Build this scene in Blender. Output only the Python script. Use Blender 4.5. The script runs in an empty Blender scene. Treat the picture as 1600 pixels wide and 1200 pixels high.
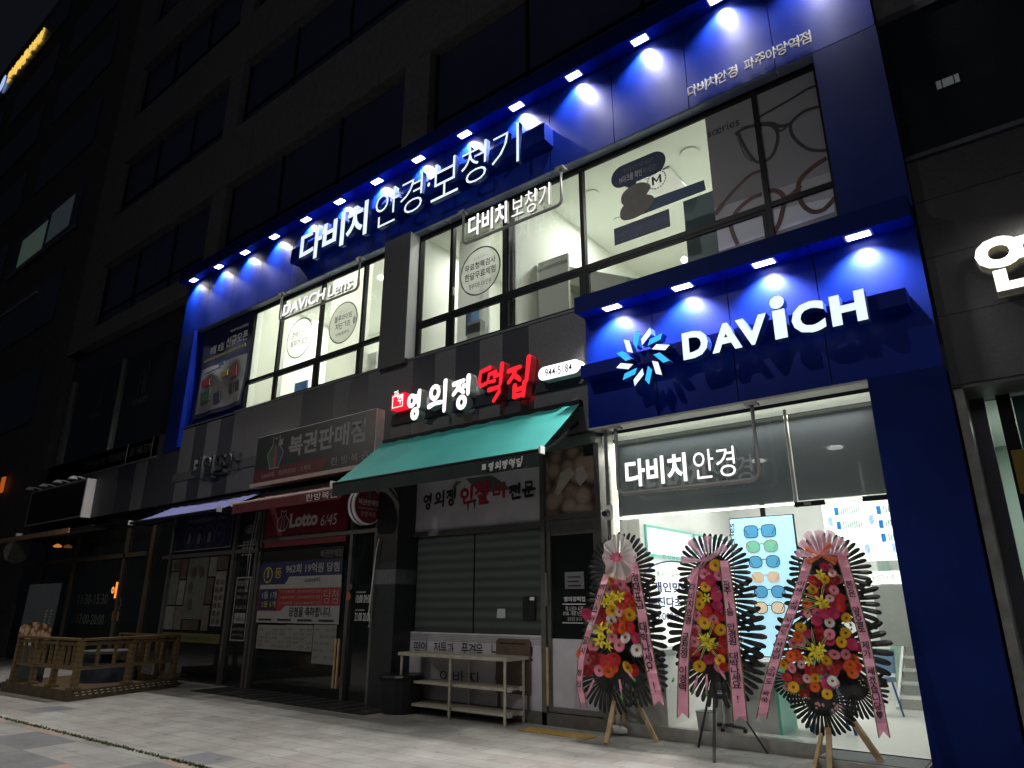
import bpy, math, random
from mathutils import Vector, Matrix
random.seed(11)
S = bpy.context.scene
COL = S.collection
# ------------------------------------------------------------------ camera
EYE = 1.55
FPX = 1067.0
YAW, PITCH = math.radians(-37.88), math.radians(17.99)
cam_d = bpy.data.cameras.new("camera")
cam_d.sensor_width = 36.0
cam_d.lens = FPX / 1600 * 36
cam_d.clip_start, cam_d.clip_end = 0.05, 1000
cam = bpy.data.objects.new("camera", cam_d)
cam.location = (0, 0, EYE)
cam.rotation_euler = (math.radians(90) + PITCH, 0, -YAW)
COL.objects.link(cam)
S.camera = cam
# ------------------------------------------------------------------ world (night sky)
W = bpy.data.worlds.new("World")
S.world = W
W.use_nodes = True
wn = W.node_tree
bg = wn.nodes["Background"]
sky = wn.nodes.new("ShaderNodeTexSky")
sky.sky_type = 'NISHITA'
sky.sun_disc = False
sky.sun_elevation = math.radians(-7)
sky.sun_rotation = math.radians(200)
mixc = wn.nodes.new("ShaderNodeMix")
mixc.data_type = 'RGBA'
mixc.blend_type = 'ADD'
mixc.inputs[0].default_value = 1
mixc.inputs[7].default_value = (0.05, 0.06, 0.085, 1)      # city sky glow
wn.links.new(sky.outputs[0], mixc.inputs[6])
wn.links.new(mixc.outputs[2], bg.inputs[0])
bg.inputs[1].default_value = 0.08
S.view_settings.view_transform = 'Standard'
S.view_settings.look = 'None'
S.view_settings.exposure = 0
S.view_settings.gamma = 1
S.cycles.use_denoising = True
S.cycles.max_bounces = 8
S.cycles.transparent_max_bounces = 16
S.cycles.sample_clamp_indirect = 6
S.cycles.caustics_reflective = False
S.cycles.caustics_refractive = False

def light(name, kind, loc, target, power, col, size=0.2, sizey=None, spot=60, blend=0.3):
    d = bpy.data.lights.new(name, kind)
    d.energy = power
    d.color = col
    if kind == 'AREA':
        d.shape = 'RECTANGLE'
        d.size = size
        d.size_y = sizey or size
    else:
        d.shadow_soft_size = size
    if kind == 'SPOT':
        d.spot_size = math.radians(spot)
        d.spot_blend = blend
    o = bpy.data.objects.new(name, d)
    o.location = loc
    o.rotation_euler = (Vector(target) - Vector(loc)).to_track_quat('-Z', 'Y').to_euler()
    COL.objects.link(o)
    return o

# street lamps behind the photographer light the pavement and awnings
light("unseen_street_spot", 'SPOT', (-6.0, -3.0, 9.0), (-8.0, 3.5, 0), 380, (1, 0.975, 0.88), 0.10, spot=125, blend=0.5)
light("unseen_street_spot", 'SPOT', (-6.5, 1.0, 10.5), (-8.5, 5.0, 0), 790, (1, 0.98, 0.93), 0.07, spot=150, blend=0.8)
light("unseen_street_spot", 'SPOT', (-20.0, -3.0, 9.0), (-15.0, 5.0, 0), 680, (1, 0.90, 0.75), 0.07, spot=75, blend=0.6)
light("facade_fill", 'AREA', (5, -26, 15), (-5, 8.3, 13), 520, (0.93, 0.92, 1.0), 24, 10)  # unseen area light added to lift the upper facade
light("unseen_street_spot", 'SPOT', (2.5, -2.5, 8.0), (-3.1, 7.8, 0.7), 820, (1, 0.97, 0.92), 0.06, spot=29, blend=0.6)  # narrow spot added to brighten the flower stands

# ------------------------------------------------------------------ picture -> place helpers
cy_, sy_, cp_, sp_ = math.cos(YAW), math.sin(YAW), math.cos(PITCH), math.sin(PITCH)
_f = Vector((sy_ * cp_, cy_ * cp_, sp_))
_r = Vector((cy_, -sy_, 0))
_u = _r.cross(_f)
def ray(px, py):
    return _r * ((px - 800) / FPX) + _u * ((600 - py) / FPX) + _f
def P(px, py, y):
    d = ray(px, py)
    t = y / d.y
    return Vector((d.x * t, y, EYE + d.z * t))
def G(px, py, z=0.0):
    d = ray(px, py)
    t = (z - EYE) / d.z
    return Vector((d.x * t, d.y * t, z))
def PX(px, py, x):
    d = ray(px, py)
    t = x / d.x
    return Vector((x, d.y * t, EYE + d.z * t))
def XZ(px, y, z):
    u = (px - 800) / FPX
    a = _r - _f * u
    return -(a.y * y + a.z * (z - EYE)) / a.x
def R(tl, br, y):
    a, b = P(*tl, y), P(*br, y)
    return (a.x, b.x, b.z, a.z)
def R4(tl, tr, br, bl, y):
    q = [P(*c, y) for c in (tl, tr, br, bl)]
    return ((q[0].x + q[3].x) / 2, (q[1].x + q[2].x) / 2, (q[2].z + q[3].z) / 2, (q[0].z + q[1].z) / 2)

# ------------------------------------------------------------------ materials
MATS = {}
def M(name, rgb, rough=0.6, metal=0.0, nz=0.12, scale=5.0, bump=0.0, spec=0.5, em=None, es=0.0, coat=0.0, rv=0.0):
    if name in MATS:
        return MATS[name]
    m = bpy.data.materials.new(name)
    m.use_nodes = True
    nt = m.node_tree
    b = nt.nodes["Principled BSDF"]
    b.inputs["Roughness"].default_value = rough
    b.inputs["Metallic"].default_value = metal
    b.inputs["Specular IOR Level"].default_value = spec
    b.inputs["Coat Weight"].default_value = coat
    b.inputs["Base Color"].default_value = (*rgb, 1)
    if nz or bump or rv:
        tc = nt.nodes.new("ShaderNodeTexCoord")
        n = nt.nodes.new("ShaderNodeTexNoise")
        n.inputs["Scale"].default_value = scale
        n.inputs["Detail"].default_value = 6
        nt.links.new(tc.outputs["Object"], n.inputs["Vector"])
        if nz:
            cr = nt.nodes.new("ShaderNodeValToRGB")
            cr.color_ramp.elements[0].position = 0.3
            cr.color_ramp.elements[1].position = 0.7
            cr.color_ramp.elements[0].color = (*[c * (1 - nz) for c in rgb], 1)
            cr.color_ramp.elements[1].color = (*[min(1, c * (1 + nz)) for c in rgb], 1)
            nt.links.new(n.outputs["Fac"], cr.inputs[0])
            nt.links.new(cr.outputs[0], b.inputs["Base Color"])
        if rv:
            mr = nt.nodes.new("ShaderNodeMapRange")
            mr.inputs[1].default_value, mr.inputs[2].default_value = 0.3, 0.7
            mr.inputs[3].default_value, mr.inputs[4].default_value = max(0, rough - rv), rough + rv
            nt.links.new(n.outputs["Fac"], mr.inputs[0])
            nt.links.new(mr.outputs[0], b.inputs["Roughness"])
        if bump:
            bp = nt.nodes.new("ShaderNodeBump")
            bp.inputs["Strength"].default_value = bump
            bp.inputs["Distance"].default_value = 0.02
            nt.links.new(n.outputs["Fac"], bp.inputs["Height"])
            nt.links.new(bp.outputs[0], b.inputs["Normal"])
    if em:
        b.inputs["Emission Color"].default_value = (*em, 1)
        b.inputs["Emission Strength"].default_value = es
    MATS[name] = m
    return m

def glass(name, tint=(1, 1, 1), ior=1.5, rough=0.0):
    if name in MATS:
        return MATS[name]
    m = bpy.data.materials.new(name)
    m.use_nodes = True
    nt = m.node_tree
    nt.nodes.remove(nt.nodes["Principled BSDF"])
    out = nt.nodes["Material Output"]
    t = nt.nodes.new("ShaderNodeBsdfTransparent")
    t.inputs[0].default_value = (*tint, 1)
    g = nt.nodes.new("ShaderNodeBsdfGlossy")
    g.inputs["Roughness"].default_value = rough
    fr = nt.nodes.new("ShaderNodeFresnel")
    fr.inputs[0].default_value = ior
    mx = nt.nodes.new("ShaderNodeMixShader")
    nt.links.new(fr.outputs[0], mx.inputs[0])
    nt.links.new(t.outputs[0], mx.inputs[1])
    nt.links.new(g.outputs[0], mx.inputs[2])
    nt.links.new(mx.outputs[0], out.inputs[0])
    MATS[name] = m
    return m

def sheer(name, rgb, op):
    m = bpy.data.materials.new(name)
    m.use_nodes = True
    nt = m.node_tree
    nt.nodes.remove(nt.nodes["Principled BSDF"])
    out = nt.nodes["Material Output"]
    t = nt.nodes.new("ShaderNodeBsdfTransparent")
    d = nt.nodes.new("ShaderNodeBsdfDiffuse")
    d.inputs[0].default_value = (*rgb, 1)
    tl = nt.nodes.new("ShaderNodeBsdfTranslucent")
    tl.inputs[0].default_value = (*rgb, 1)
    m1 = nt.nodes.new("ShaderNodeMixShader")
    m1.inputs[0].default_value = 0.5
    nt.links.new(d.outputs[0], m1.inputs[1])
    nt.links.new(tl.outputs[0], m1.inputs[2])
    m2 = nt.nodes.new("ShaderNodeMixShader")
    m2.inputs[0].default_value = op
    nt.links.new(t.outputs[0], m2.inputs[1])
    nt.links.new(m1.outputs[0], m2.inputs[2])
    nt.links.new(m2.outputs[0], out.inputs[0])
    MATS[name] = m
    return m

def backlit(name, rgb):
    m = bpy.data.materials.new(name)
    m.use_nodes = True
    nt = m.node_tree
    nt.nodes.remove(nt.nodes["Principled BSDF"])
    d = nt.nodes.new("ShaderNodeBsdfDiffuse")
    d.inputs[0].default_value = (*rgb, 1)
    tl = nt.nodes.new("ShaderNodeBsdfTranslucent")
    tl.inputs[0].default_value = (*rgb, 1)
    mx = nt.nodes.new("ShaderNodeMixShader")
    mx.inputs[0].default_value = 0.6
    nt.links.new(d.outputs[0], mx.inputs[1])
    nt.links.new(tl.outputs[0], mx.inputs[2])
    nt.links.new(mx.outputs[0], nt.nodes["Material Output"].inputs[0])
    MATS[name] = m
    return m

def ramp_mat(name, kind, scale, stops, rough=0.7, bump=0.0, rot=None, dist=0.0, spec=0.4, vscale=(1, 1, 1)):
    m = bpy.data.materials.new(name)
    m.use_nodes = True
    nt = m.node_tree
    b = nt.nodes["Principled BSDF"]
    b.inputs["Roughness"].default_value = rough
    b.inputs["Specular IOR Level"].default_value = spec
    tc = nt.nodes.new("ShaderNodeTexCoord")
    mp = nt.nodes.new("ShaderNodeMapping")
    mp.inputs["Scale"].default_value = vscale
    nt.links.new(tc.outputs["Object"], mp.inputs[0])
    if kind == 'VORONOI':
        t = nt.nodes.new("ShaderNodeTexVoronoi")
        o = t.outputs["Distance"]
    elif kind == 'WAVE':
        t = nt.nodes.new("ShaderNodeTexWave")
        t.bands_direction = rot or 'Z'
        t.inputs["Distortion"].default_value = dist
        o = t.outputs["Fac"]
    else:
        t = nt.nodes.new("ShaderNodeTexNoise")
        t.inputs["Detail"].default_value = 8
        o = t.outputs["Fac"]
    t.inputs["Scale"].default_value = scale
    nt.links.new(mp.outputs[0], t.inputs["Vector"])
    cr = nt.nodes.new("ShaderNodeValToRGB")
    el = cr.color_ramp.elements
    while len(el) < len(stops):
        el.new(0.5)
    for e, (p, c) in zip(el, stops):
        e.position = p
        e.color = (*c, 1)
    nt.links.new(o, cr.inputs[0])
    nt.links.new(cr.outputs[0], b.inputs["Base Color"])
    if bump:
        bp = nt.nodes.new("ShaderNodeBump")
        bp.inputs["Strength"].default_value = bump
        bp.inputs["Distance"].default_value = 0.03
        nt.links.new(o, bp.inputs["Height"])
        nt.links.new(bp.outputs[0], b.inputs["Normal"])
    MATS[name] = m
    return m

blue = M("blue_panel", (0.0010, 0.0135, 0.190), 0.42, 0, 0.10, 1.6, rv=0.07, spec=0.15)
blue2 = M("blue_panel_matt", (0.005, 0.014, 0.105), 0.6, 0, 0.12, 2.0, spec=0.06)
seam = M("seam_dark", (0.01, 0.012, 0.02), 0.7)
dark = M("dark_frame", (0.008, 0.009, 0.011), 0.5, 0, spec=0.2)
black = M("black_sheet", (0.008, 0.008, 0.01), 0.4)
stoneL = M("stone_grey", (0.088, 0.089, 0.097), 0.6, 0, 0.25, 30, 0.05)
stoneD = M("stone_dark", (0.033, 0.035, 0.046), 0.4, 0, 0.25, 30)
stoneU = M("stone_upper", (0.125, 0.123, 0.122), 0.75, 0, 0.2, 7, 0.1)
stoneB = M("stone_black", (0.017, 0.017, 0.018), 0.4, 0, 0.5, 60, 0.12)
upglass = M("upper_glass", (0.045, 0.05, 0.10), 0.25, 0, 0.1, 1)
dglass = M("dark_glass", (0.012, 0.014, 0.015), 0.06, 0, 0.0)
cream = M("cream_wall", (0.83, 0.85, 0.79), 0.7, 0, 0.03, 1)
ceilm = M("ceiling_white", (0.82, 0.85, 0.78), 0.8, 0, 0.02, 1)
white = M("white_paint", (0.80, 0.80, 0.79), 0.5, 0, 0.04, 3)
greyp = M("grey_panel", (0.40, 0.41, 0.40), 0.5, 0, 0.06, 3)
steel = M("brushed_steel", (0.45, 0.44, 0.42), 0.32, 0.85, 0.1, 12)
chrome = M("painted_pipe", (0.30, 0.295, 0.29), 0.4, 0.1, 0.03, 3)
wood = ramp_mat("wood_rail", 'WAVE', 3.0, [(0.0, (0.105, 0.069, 0.030)), (1.0, (0.150, 0.102, 0.046))], 0.6, 0.05, 'Z', 3.0, vscale=(6, 6, 1.2))
woodl = M("wood_leg", (0.47, 0.33, 0.17), 0.55, 0, 0.2, 9)
woodd = M("wood_dark", (0.10, 0.065, 0.045), 0.55, 0, 0.2, 9)
led = M("led_white", (1, 1, 1), 0.5, 0, 0, em=(1, 0.98, 0.95), es=14)
letW = M("letter_lit", (0.8, 0.85, 0.9), 0.5, 0, 0, em=(0.80, 0.93, 1.0), es=0.92)
letW2 = M("letter_white_lit", (0.9, 0.9, 0.9), 0.5, 0, 0, em=(1.0, 0.98, 1.0), es=1.25)
letC = M("letter_cyan_lit", (0.1, 0.5, 0.9), 0.5, 0, 0, em=(0.01, 0.46, 0.95), es=0.95)
letR = M("letter_red_lit", (0.8, 0.02, 0.03), 0.5, 0, 0, em=(0.95, 0.012, 0.03), es=0.95)
letY = M("letter_yellow_lit", (0.9, 0.7, 0.1), 0.5, 0, 0, em=(0.95, 0.62, 0.12), es=0.85)
letBl = M("letter_blue_lit", (0.6, 0.7, 0.9), 0.5, 0, 0, em=(0.45, 0.6, 1.0), es=0.9)
sideB = M("letter_side_blue", (0.02, 0.06, 0.30), 0.4, 0, 0.05)
sideW = M("letter_side_white", (0.62, 0.60, 0.56), 0.45, 0, 0.05)
sideR = M("letter_side_red", (0.5, 0.03, 0.03), 0.45, 0, 0.05)
ink = M("ink_black", (0.012, 0.012, 0.016), 0.6, 0, 0)
inkN = M("ink_navy", (0.03, 0.035, 0.20), 0.6, 0, 0)
inkG = M("ink_green", (0.02, 0.10, 0.04), 0.6, 0, 0)
inkR = M("ink_red", (0.35, 0.015, 0.025), 0.6, 0, 0)
prW = M("print_white", (0.6, 0.6, 0.6), 0.6, 0, 0.03)
prG = M("print_grey", (0.22, 0.22, 0.23), 0.6, 0, 0.05)
prY = M("print_yellow", (0.55, 0.45, 0.06), 0.6, 0, 0)
navy = M("print_navy", (0.012, 0.016, 0.06), 0.5, 0, 0.05)
cgl = glass("clear_glass", (0.96, 0.98, 0.97))
tgl = glass("tint_glass", (0.72, 0.78, 0.72))

# ------------------------------------------------------------------ mesh builder
_tc = {}
def text_mesh(body, bold, ext):
    k = (body, bold, ext)
    if k not in _tc:
        c = bpy.data.curves.new("lettering_source", 'FONT')
        c.body = body
        c.offset = bold
        c.extrude = 0.5 if ext else 0.0
        c.resolution_u = 3
        o = bpy.data.objects.new("lettering_source", c)
        me = bpy.data.meshes.new_from_object(o)
        vs = [v.co.copy() for v in me.vertices]
        fs = [(list(p.vertices), abs(p.normal.z) > 0.5) for p in me.polygons]
        bpy.data.meshes.remove(me)
        bpy.data.objects.remove(o)
        bpy.data.curves.remove(c)
        _tc[k] = (vs, fs)
    return _tc[k]

SEPARATE = {"ceiling_lamp", "ceiling_panel", "mounting_plate", "end_cap", "door_clamp", "display_board", "letter_support",
            "door_handle", "handle", "led_strip", "price_tag", "ribbon_tail", "light_box", "window_notice", "counter_stock", "film"}
class MB:
    def __init__(self):
        self.v, self.f, self.mi, self.mats = [], [], [], []
        self.cuts = []
    def mat(self, m):
        if m not in self.mats:
            self.mats.append(m)
        return self.mats.index(m)
    def add(self, vs, fs, m):
        k = len(self.v)
        self.cuts.append((k, len(self.f)))
        i = self.mat(m)
        self.v += [tuple(p) for p in vs]
        for f in fs:
            self.f.append(tuple(k + a for a in f))
            self.mi.append(i)
        return self
    def face(self, pts, m):
        return self.add(pts, [range(len(pts))], m)
    def box(self, x0, x1, y0, y1, z0, z1, m):
        x0, x1 = min(x0, x1), max(x0, x1)
        y0, y1 = min(y0, y1), max(y0, y1)
        z0, z1 = min(z0, z1), max(z0, z1)
        vs = [(x0, y0, z0), (x1, y0, z0), (x1, y1, z0), (x0, y1, z0), (x0, y0, z1), (x1, y0, z1), (x1, y1, z1), (x0, y1, z1)]
        return self.add(vs, [(0, 3, 2, 1), (4, 5, 6, 7), (0, 1, 5, 4), (1, 2, 6, 5), (2, 3, 7, 6), (3, 0, 4, 7)], m)
    def rect(self, r, y, m):
        x0, x1, z0, z1 = r
        return self.face([(x0, y, z0), (x1, y, z0), (x1, y, z1), (x0, y, z1)], m)
    def slab(self, r, y0, y1, m):
        return self.box(r[0], r[1], y0, y1, r[2], r[3], m)
    def frame(self, r, w, y0, y1, m):
        x0, x1, z0, z1 = r
        self.box(x0, x0 + w, y0, y1, z0, z1, m)
        self.box(x1 - w, x1, y0, y1, z0, z1, m)
        self.box(x0 + w, x1 - w, y0, y1, z0, z0 + w, m)
        self.box(x0 + w, x1 - w, y0, y1, z1 - w, z1, m)
        return self
    def prism(self, poly, y0, y1, m, side=None):
        n = len(poly)
        vs = [(x, y0, z) for x, z in poly] + [(x, y1, z) for x, z in poly]
        self.add(vs, [tuple(range(n)), tuple(range(2 * n - 1, n - 1, -1))], m)
        self.add(vs, [(i, i + n, (i + 1) % n + n, (i + 1) % n) for i in range(n)], side or m)
        return self
    def bar(self, p0, p1, w, h, m, up=(0, 0, 1)):
        p0, p1 = Vector(p0), Vector(p1)
        d = (p1 - p0).normalized()
        a = d.cross(Vector(up))
        if a.length < 1e-4:
            a = Vector((1, 0, 0))
        a.normalize()
        b = a.cross(d)
        a, b = a * w / 2, b * h / 2
        vs = [p0 - a - b, p0 + a - b, p0 + a + b, p0 - a + b, p1 - a - b, p1 + a - b, p1 + a + b, p1 - a + b]
        return self.add(vs, [(0, 3, 2, 1), (4, 5, 6, 7), (0, 1, 5, 4), (1, 2, 6, 5), (2, 3, 7, 6), (3, 0, 4, 7)], m)
    def tube(self, pts, r, m, n=8, cap=True):
        pts = [Vector(p) for p in pts]
        rs = r if isinstance(r, (list, tuple)) else [r] * len(pts)
        rings = []
        for i, p in enumerate(pts):
            d = (pts[min(i + 1, len(pts) - 1)] - pts[max(i - 1, 0)]).normalized()
            a = d.cross(Vector((0, 0, 1)))
            if a.length < 1e-3:
                a = d.cross(Vector((0, 1, 0)))
            a.normalize()
            b = d.cross(a)
            rings.append([p + (a * math.cos(2 * math.pi * k / n) + b * math.sin(2 * math.pi * k / n)) * rs[i] for k in range(n)])
        vs = [q for rg in rings for q in rg]
        fs = []
        for i in range(len(pts) - 1):
            for k in range(n):
                fs.append((i * n + k, i * n + (k + 1) % n, (i + 1) * n + (k + 1) % n, (i + 1) * n + k))
        if cap:
            fs.append(tuple(range(n - 1, -1, -1)))
            fs.append(tuple((len(pts) - 1) * n + k for k in range(n)))
        return self.add(vs, fs, m)
    def disc(self, cx, y, cz, rx, m, rz=None, n=28):
        rz = rz or rx
        return self.face([(cx + rx * math.cos(2 * math.pi * k / n), y, cz + rz * math.sin(2 * math.pi * k / n)) for k in range(n)], m)
    def ring(self, cx, y, cz, r, w, m, rz=None, n=32):
        rz = rz or r
        vs = []
        for k in range(n):
            c, s = math.cos(2 * math.pi * k / n), math.sin(2 * math.pi * k / n)
            vs += [(cx + r * c, y, cz + rz * s), (cx + (r - w) * c, y, cz + (rz - w) * s)]
        return self.add(vs, [(2 * k, (2 * k + 2) % (2 * n), (2 * k + 3) % (2 * n), 2 * k + 1) for k in range(n)], m)
    def line(self, pts, w, y, m, closed=False):
        """flat printed stroke on a plane of constant y, points are (x, z)"""
        q = [Vector(p) for p in pts]
        n = len(q)
        vs = []
        for i in range(n):
            a = q[(i - 1) % n] if closed or i else q[i]
            b = q[(i + 1) % n] if closed or i < n - 1 else q[i]
            d = (b - a)
            d = d.normalized() if d.length > 1e-9 else Vector((1, 0))
            nn = Vector((-d.y, d.x)) * w / 2
            vs += [(q[i].x + nn.x, y, q[i].y + nn.y), (q[i].x - nn.x, y, q[i].y - nn.y)]
        fs = [(2 * i + 1, 2 * i + 3, 2 * i + 2, 2 * i) for i in range(n - 1)]
        if closed:
            fs.append((2 * n - 1, 1, 0, 2 * n - 2))
        return self.add(vs, fs, m)
    def text(self, body, r, y, m, depth=0.0, bold=0.0, side=None, shear=0.0, keep=None):
        """lettering in the rectangle r = (x0, x1, z0, z1); back at y, front towards the street"""
        vs, fs = text_mesh(body, bold, depth > 0)
        u0, u1 = min(v.x for v in vs), max(v.x for v in vs)
        v0, v1 = min(v.y for v in vs), max(v.y for v in vs)
        x0, x1, z0, z1 = r
        sx, sz = (x1 - x0) / (u1 - u0), (z1 - z0) / (v1 - v0)
        if keep:
            s = min(sx, sz)
            x0, z0 = (x0 + x1 - s * (u1 - u0)) / 2, (z0 + z1 - s * (v1 - v0)) / 2
            sx = sz = s
        out = [(x0 + (v.x - u0) * sx + shear * (v.y - v0) * sz, y - ((v.z + 0.5) * depth if depth > 0 else 0), z0 + (v.y - v0) * sz) for v in vs]
        self.add(out, [f for f, fr in fs if fr], m)
        if depth > 0:
            self.add(out, [f for f, fr in fs if not fr], side or m)
        return self
    def text3(self, body, o, U, V, m, bold=0.0):
        """flat lettering fitted in the parallelogram at o spanned by U and V"""
        vs, fs = text_mesh(body, bold, False)
        u0, u1 = min(v.x for v in vs), max(v.x for v in vs)
        v0, v1 = min(v.y for v in vs), max(v.y for v in vs)
        o, U, V = Vector(o), Vector(U), Vector(V)
        out = [o + U * ((v.x - u0) / max(1e-6, u1 - u0)) + V * ((v.y - v0) / max(1e-6, v1 - v0)) for v in vs]
        return self.add(out, [f for f, _ in fs], m)
    def build(self, name, parent=None, smooth=False, loc=None):
        if name in SEPARATE and len(self.cuts) > 1:
            # every piece of these kinds is a part of its own
            ends = self.cuts[1:] + [(len(self.v), len(self.f))]
            for (v0, f0), (v1, f1) in zip(self.cuts, ends):
                q = MB()
                q.v, q.mats = self.v[v0:v1], [self.mats[self.mi[f0]]]
                q.f = [tuple(a - v0 for a in f) for f in self.f[f0:f1]]
                q.mi = [0] * len(q.f)
                o = q.build(name, parent, smooth, loc)
            return o
        me = bpy.data.meshes.new(name)
        me.from_pydata(self.v, [], self.f)
        for m in self.mats:
            me.materials.append(m)
        me.polygons.foreach_set("material_index", self.mi)
        if smooth:
            me.polygons.foreach_set("use_smooth", [True] * len(me.polygons))
        me.update()
        o = bpy.data.objects.new(name, me)
        COL.objects.link(o)
        if parent is not None:
            o.parent = parent
            if loc is None:
                off = parent.location.copy()
                if parent.parent is not None:
                    off = Vector((0, 0, 0))
                if parent.type == 'EMPTY':
                    o.location = -off
        if loc is not None:
            o.location = loc
        return o

def tag(o, label, cat, group=None, kind=None):
    if label: o["label"] = label
    if cat: o["category"] = cat
    if group: o["group"] = group
    if kind: o["kind"] = kind
    return o
def thing(name, label, cat, loc=(0, 0, 0), group=None):
    o = bpy.data.objects.new(name, None)
    o.empty_display_size = 0.2
    o.location = loc
    COL.objects.link(o)
    return tag(o, label, cat, group)
def dup(root, loc, label):
    r = root.copy()
    COL.objects.link(r)
    r.location = loc
    r["label"] = label
    for ch in root.children:
        c = ch.copy()
        COL.objects.link(c)
        c.parent = r
        for g in ch.children:
            d = g.copy()
            COL.objects.link(d)
            d.parent = c
    return r
def wordbox(r, n, gap=0.12):
    """n equal cells inside a rectangle"""
    x0, x1, z0, z1 = r
    w = (x1 - x0) / n
    return [(x0 + i * w + gap * w / 2, x0 + (i + 1) * w - gap * w / 2, z0, z1) for i in range(n)]

# brush-written hangul: strokes in a unit cell, "o" = ring
def _o(cx, cy, r, k=14):
    return [(cx + r * math.sin(2 * math.pi * i / k), cy + r * math.cos(2 * math.pi * i / k)) for i in range(k + 1)]
_j = [[(.08, .84), (.58, .89)], [(.40, .87), (.28, .66), (.08, .50)], [(.33, .68), (.58, .50)]]
_eo = [[(.58, .70), (.80, .70)], [(.82, 1.0), (.80, .42)]]
BRUSH = {
    "영": [_o(.28, .68, .19), [(.50, .80), (.74, .80)], [(.50, .62), (.74, .62)], [(.76, .98), (.74, .40)], _o(.52, .16, .16)],
    "의": [_o(.33, .70, .20), [(.05, .27), (.35, .34), (.68, .33)], [(.86, 1.0), (.85, .5), (.83, .03)]],
    "정": _j + _eo + [_o(.50, .18, .17)],
    "떡": [[(.44, .98), (.10, .92), (.04, .62), (.12, .48), (.34, .54)], [(.66, .80), (.42, .78), (.36, .55), (.62, .54)],
           [(.62, .68), (.84, .70)], [(.90, 1.0), (.84, .40)], [(.42, .30), (.82, .32), (.80, .18), (.60, -.06)]],
    "집": _j + [[(.97, 1.12), (.86, .42)], [(.36, .36), (.33, .02)], [(.78, .40), (.72, .0)], [(.34, .20), (.75, .24)], [(.33, .03), (.72, .04)]],
    "인": [_o(.32, .62, .24), [(.84, 1.0), (.82, .28)], [(.30, .28), (.30, .06), (.88, .10)]],
    "절": _j + _eo + [[(.28, .36), (.76, .37), (.74, .23), (.32, .21), (.30, .06), (.86, .07)]],
    "미": [[(.12, .78), (.14, .28), (.52, .30), (.56, .76), (.12, .78)], [(.84, 1.0), (.82, .05)]],
    "전": _j + _eo + [[(.30, .32), (.30, .06), (.88, .09)]],
    "문": [[(.26, .95), (.27, .62), (.74, .63), (.75, .94), (.26, .95)], [(.04, .45), (.96, .48)], [(.50, .46), (.50, .27)], [(.24, .28), (.24, .05), (.82, .06)]],
}
def brush(mb, ch, r, y, m, wd, depth=0.0, side=None):
    x0, x1, z0, z1 = r
    for k, st in enumerate(BRUSH[ch]):
        q = [Vector((x0 + a * (x1 - x0), z0 + b * (z1 - z0))) for a, b in st]
        closed = (q[0] - q[-1]).length < 1e-6
        yf = y - k * 0.0016
        if closed:
            q = q[:-1]
            n = len(q)
            outer, inner = [], []
            for i in range(n):
                d = (q[(i + 1) % n] - q[i - 1]).normalized()
                nn = Vector((-d.y, d.x)) * wd / 2
                outer.append(q[i] + nn)
                inner.append(q[i] - nn)
            vs, fs, sd = [], [], []
            for i in range(n):
                for p in (outer[i], inner[i]):
                    vs.append((p.x, yf - depth, p.y))
                for p in (outer[i], inner[i]):
                    vs.append((p.x, y, p.y))
            for i in range(n):
                a, b = 4 * i, 4 * ((i + 1) % n)
                fs.append((a + 1, b + 1, b, a))
                sd.append((a, b, b + 2, a + 2))
                sd.append((a + 1, a + 3, b + 3, b + 1))
            mb.add(vs, fs, m)
            if depth:
                mb.add(vs, sd, side or m)
            continue
        L, Rr = [], []
        n = len(q)
        for i in range(n):
            a, b = q[max(i - 1, 0)], q[min(i + 1, n - 1)]
            d = (b - a).normalized()
            nn = Vector((-d.y, d.x)) * wd / 2 * (1.12 if i == 0 else 0.9 if i == n - 1 else 1.0)
            if i == 0:
                L += [q[i] - d * wd * .45 + nn * .55]
                Rr += [q[i] - d * wd * .45 - nn * .55]
            L.append(q[i] + nn)
            Rr.append(q[i] - nn)
            if i == n - 1:
                L += [q[i] + d * wd * .4 + nn * .5]
                Rr += [q[i] + d * wd * .4 - nn * .5]
        poly = Rr + L[::-1]
        if depth:
            mb.prism([(p.x, p.y) for p in poly], yf - depth, y, m, side)
        else:
            mb.face([(p.x, yf, p.y) for p in poly], m)
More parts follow.
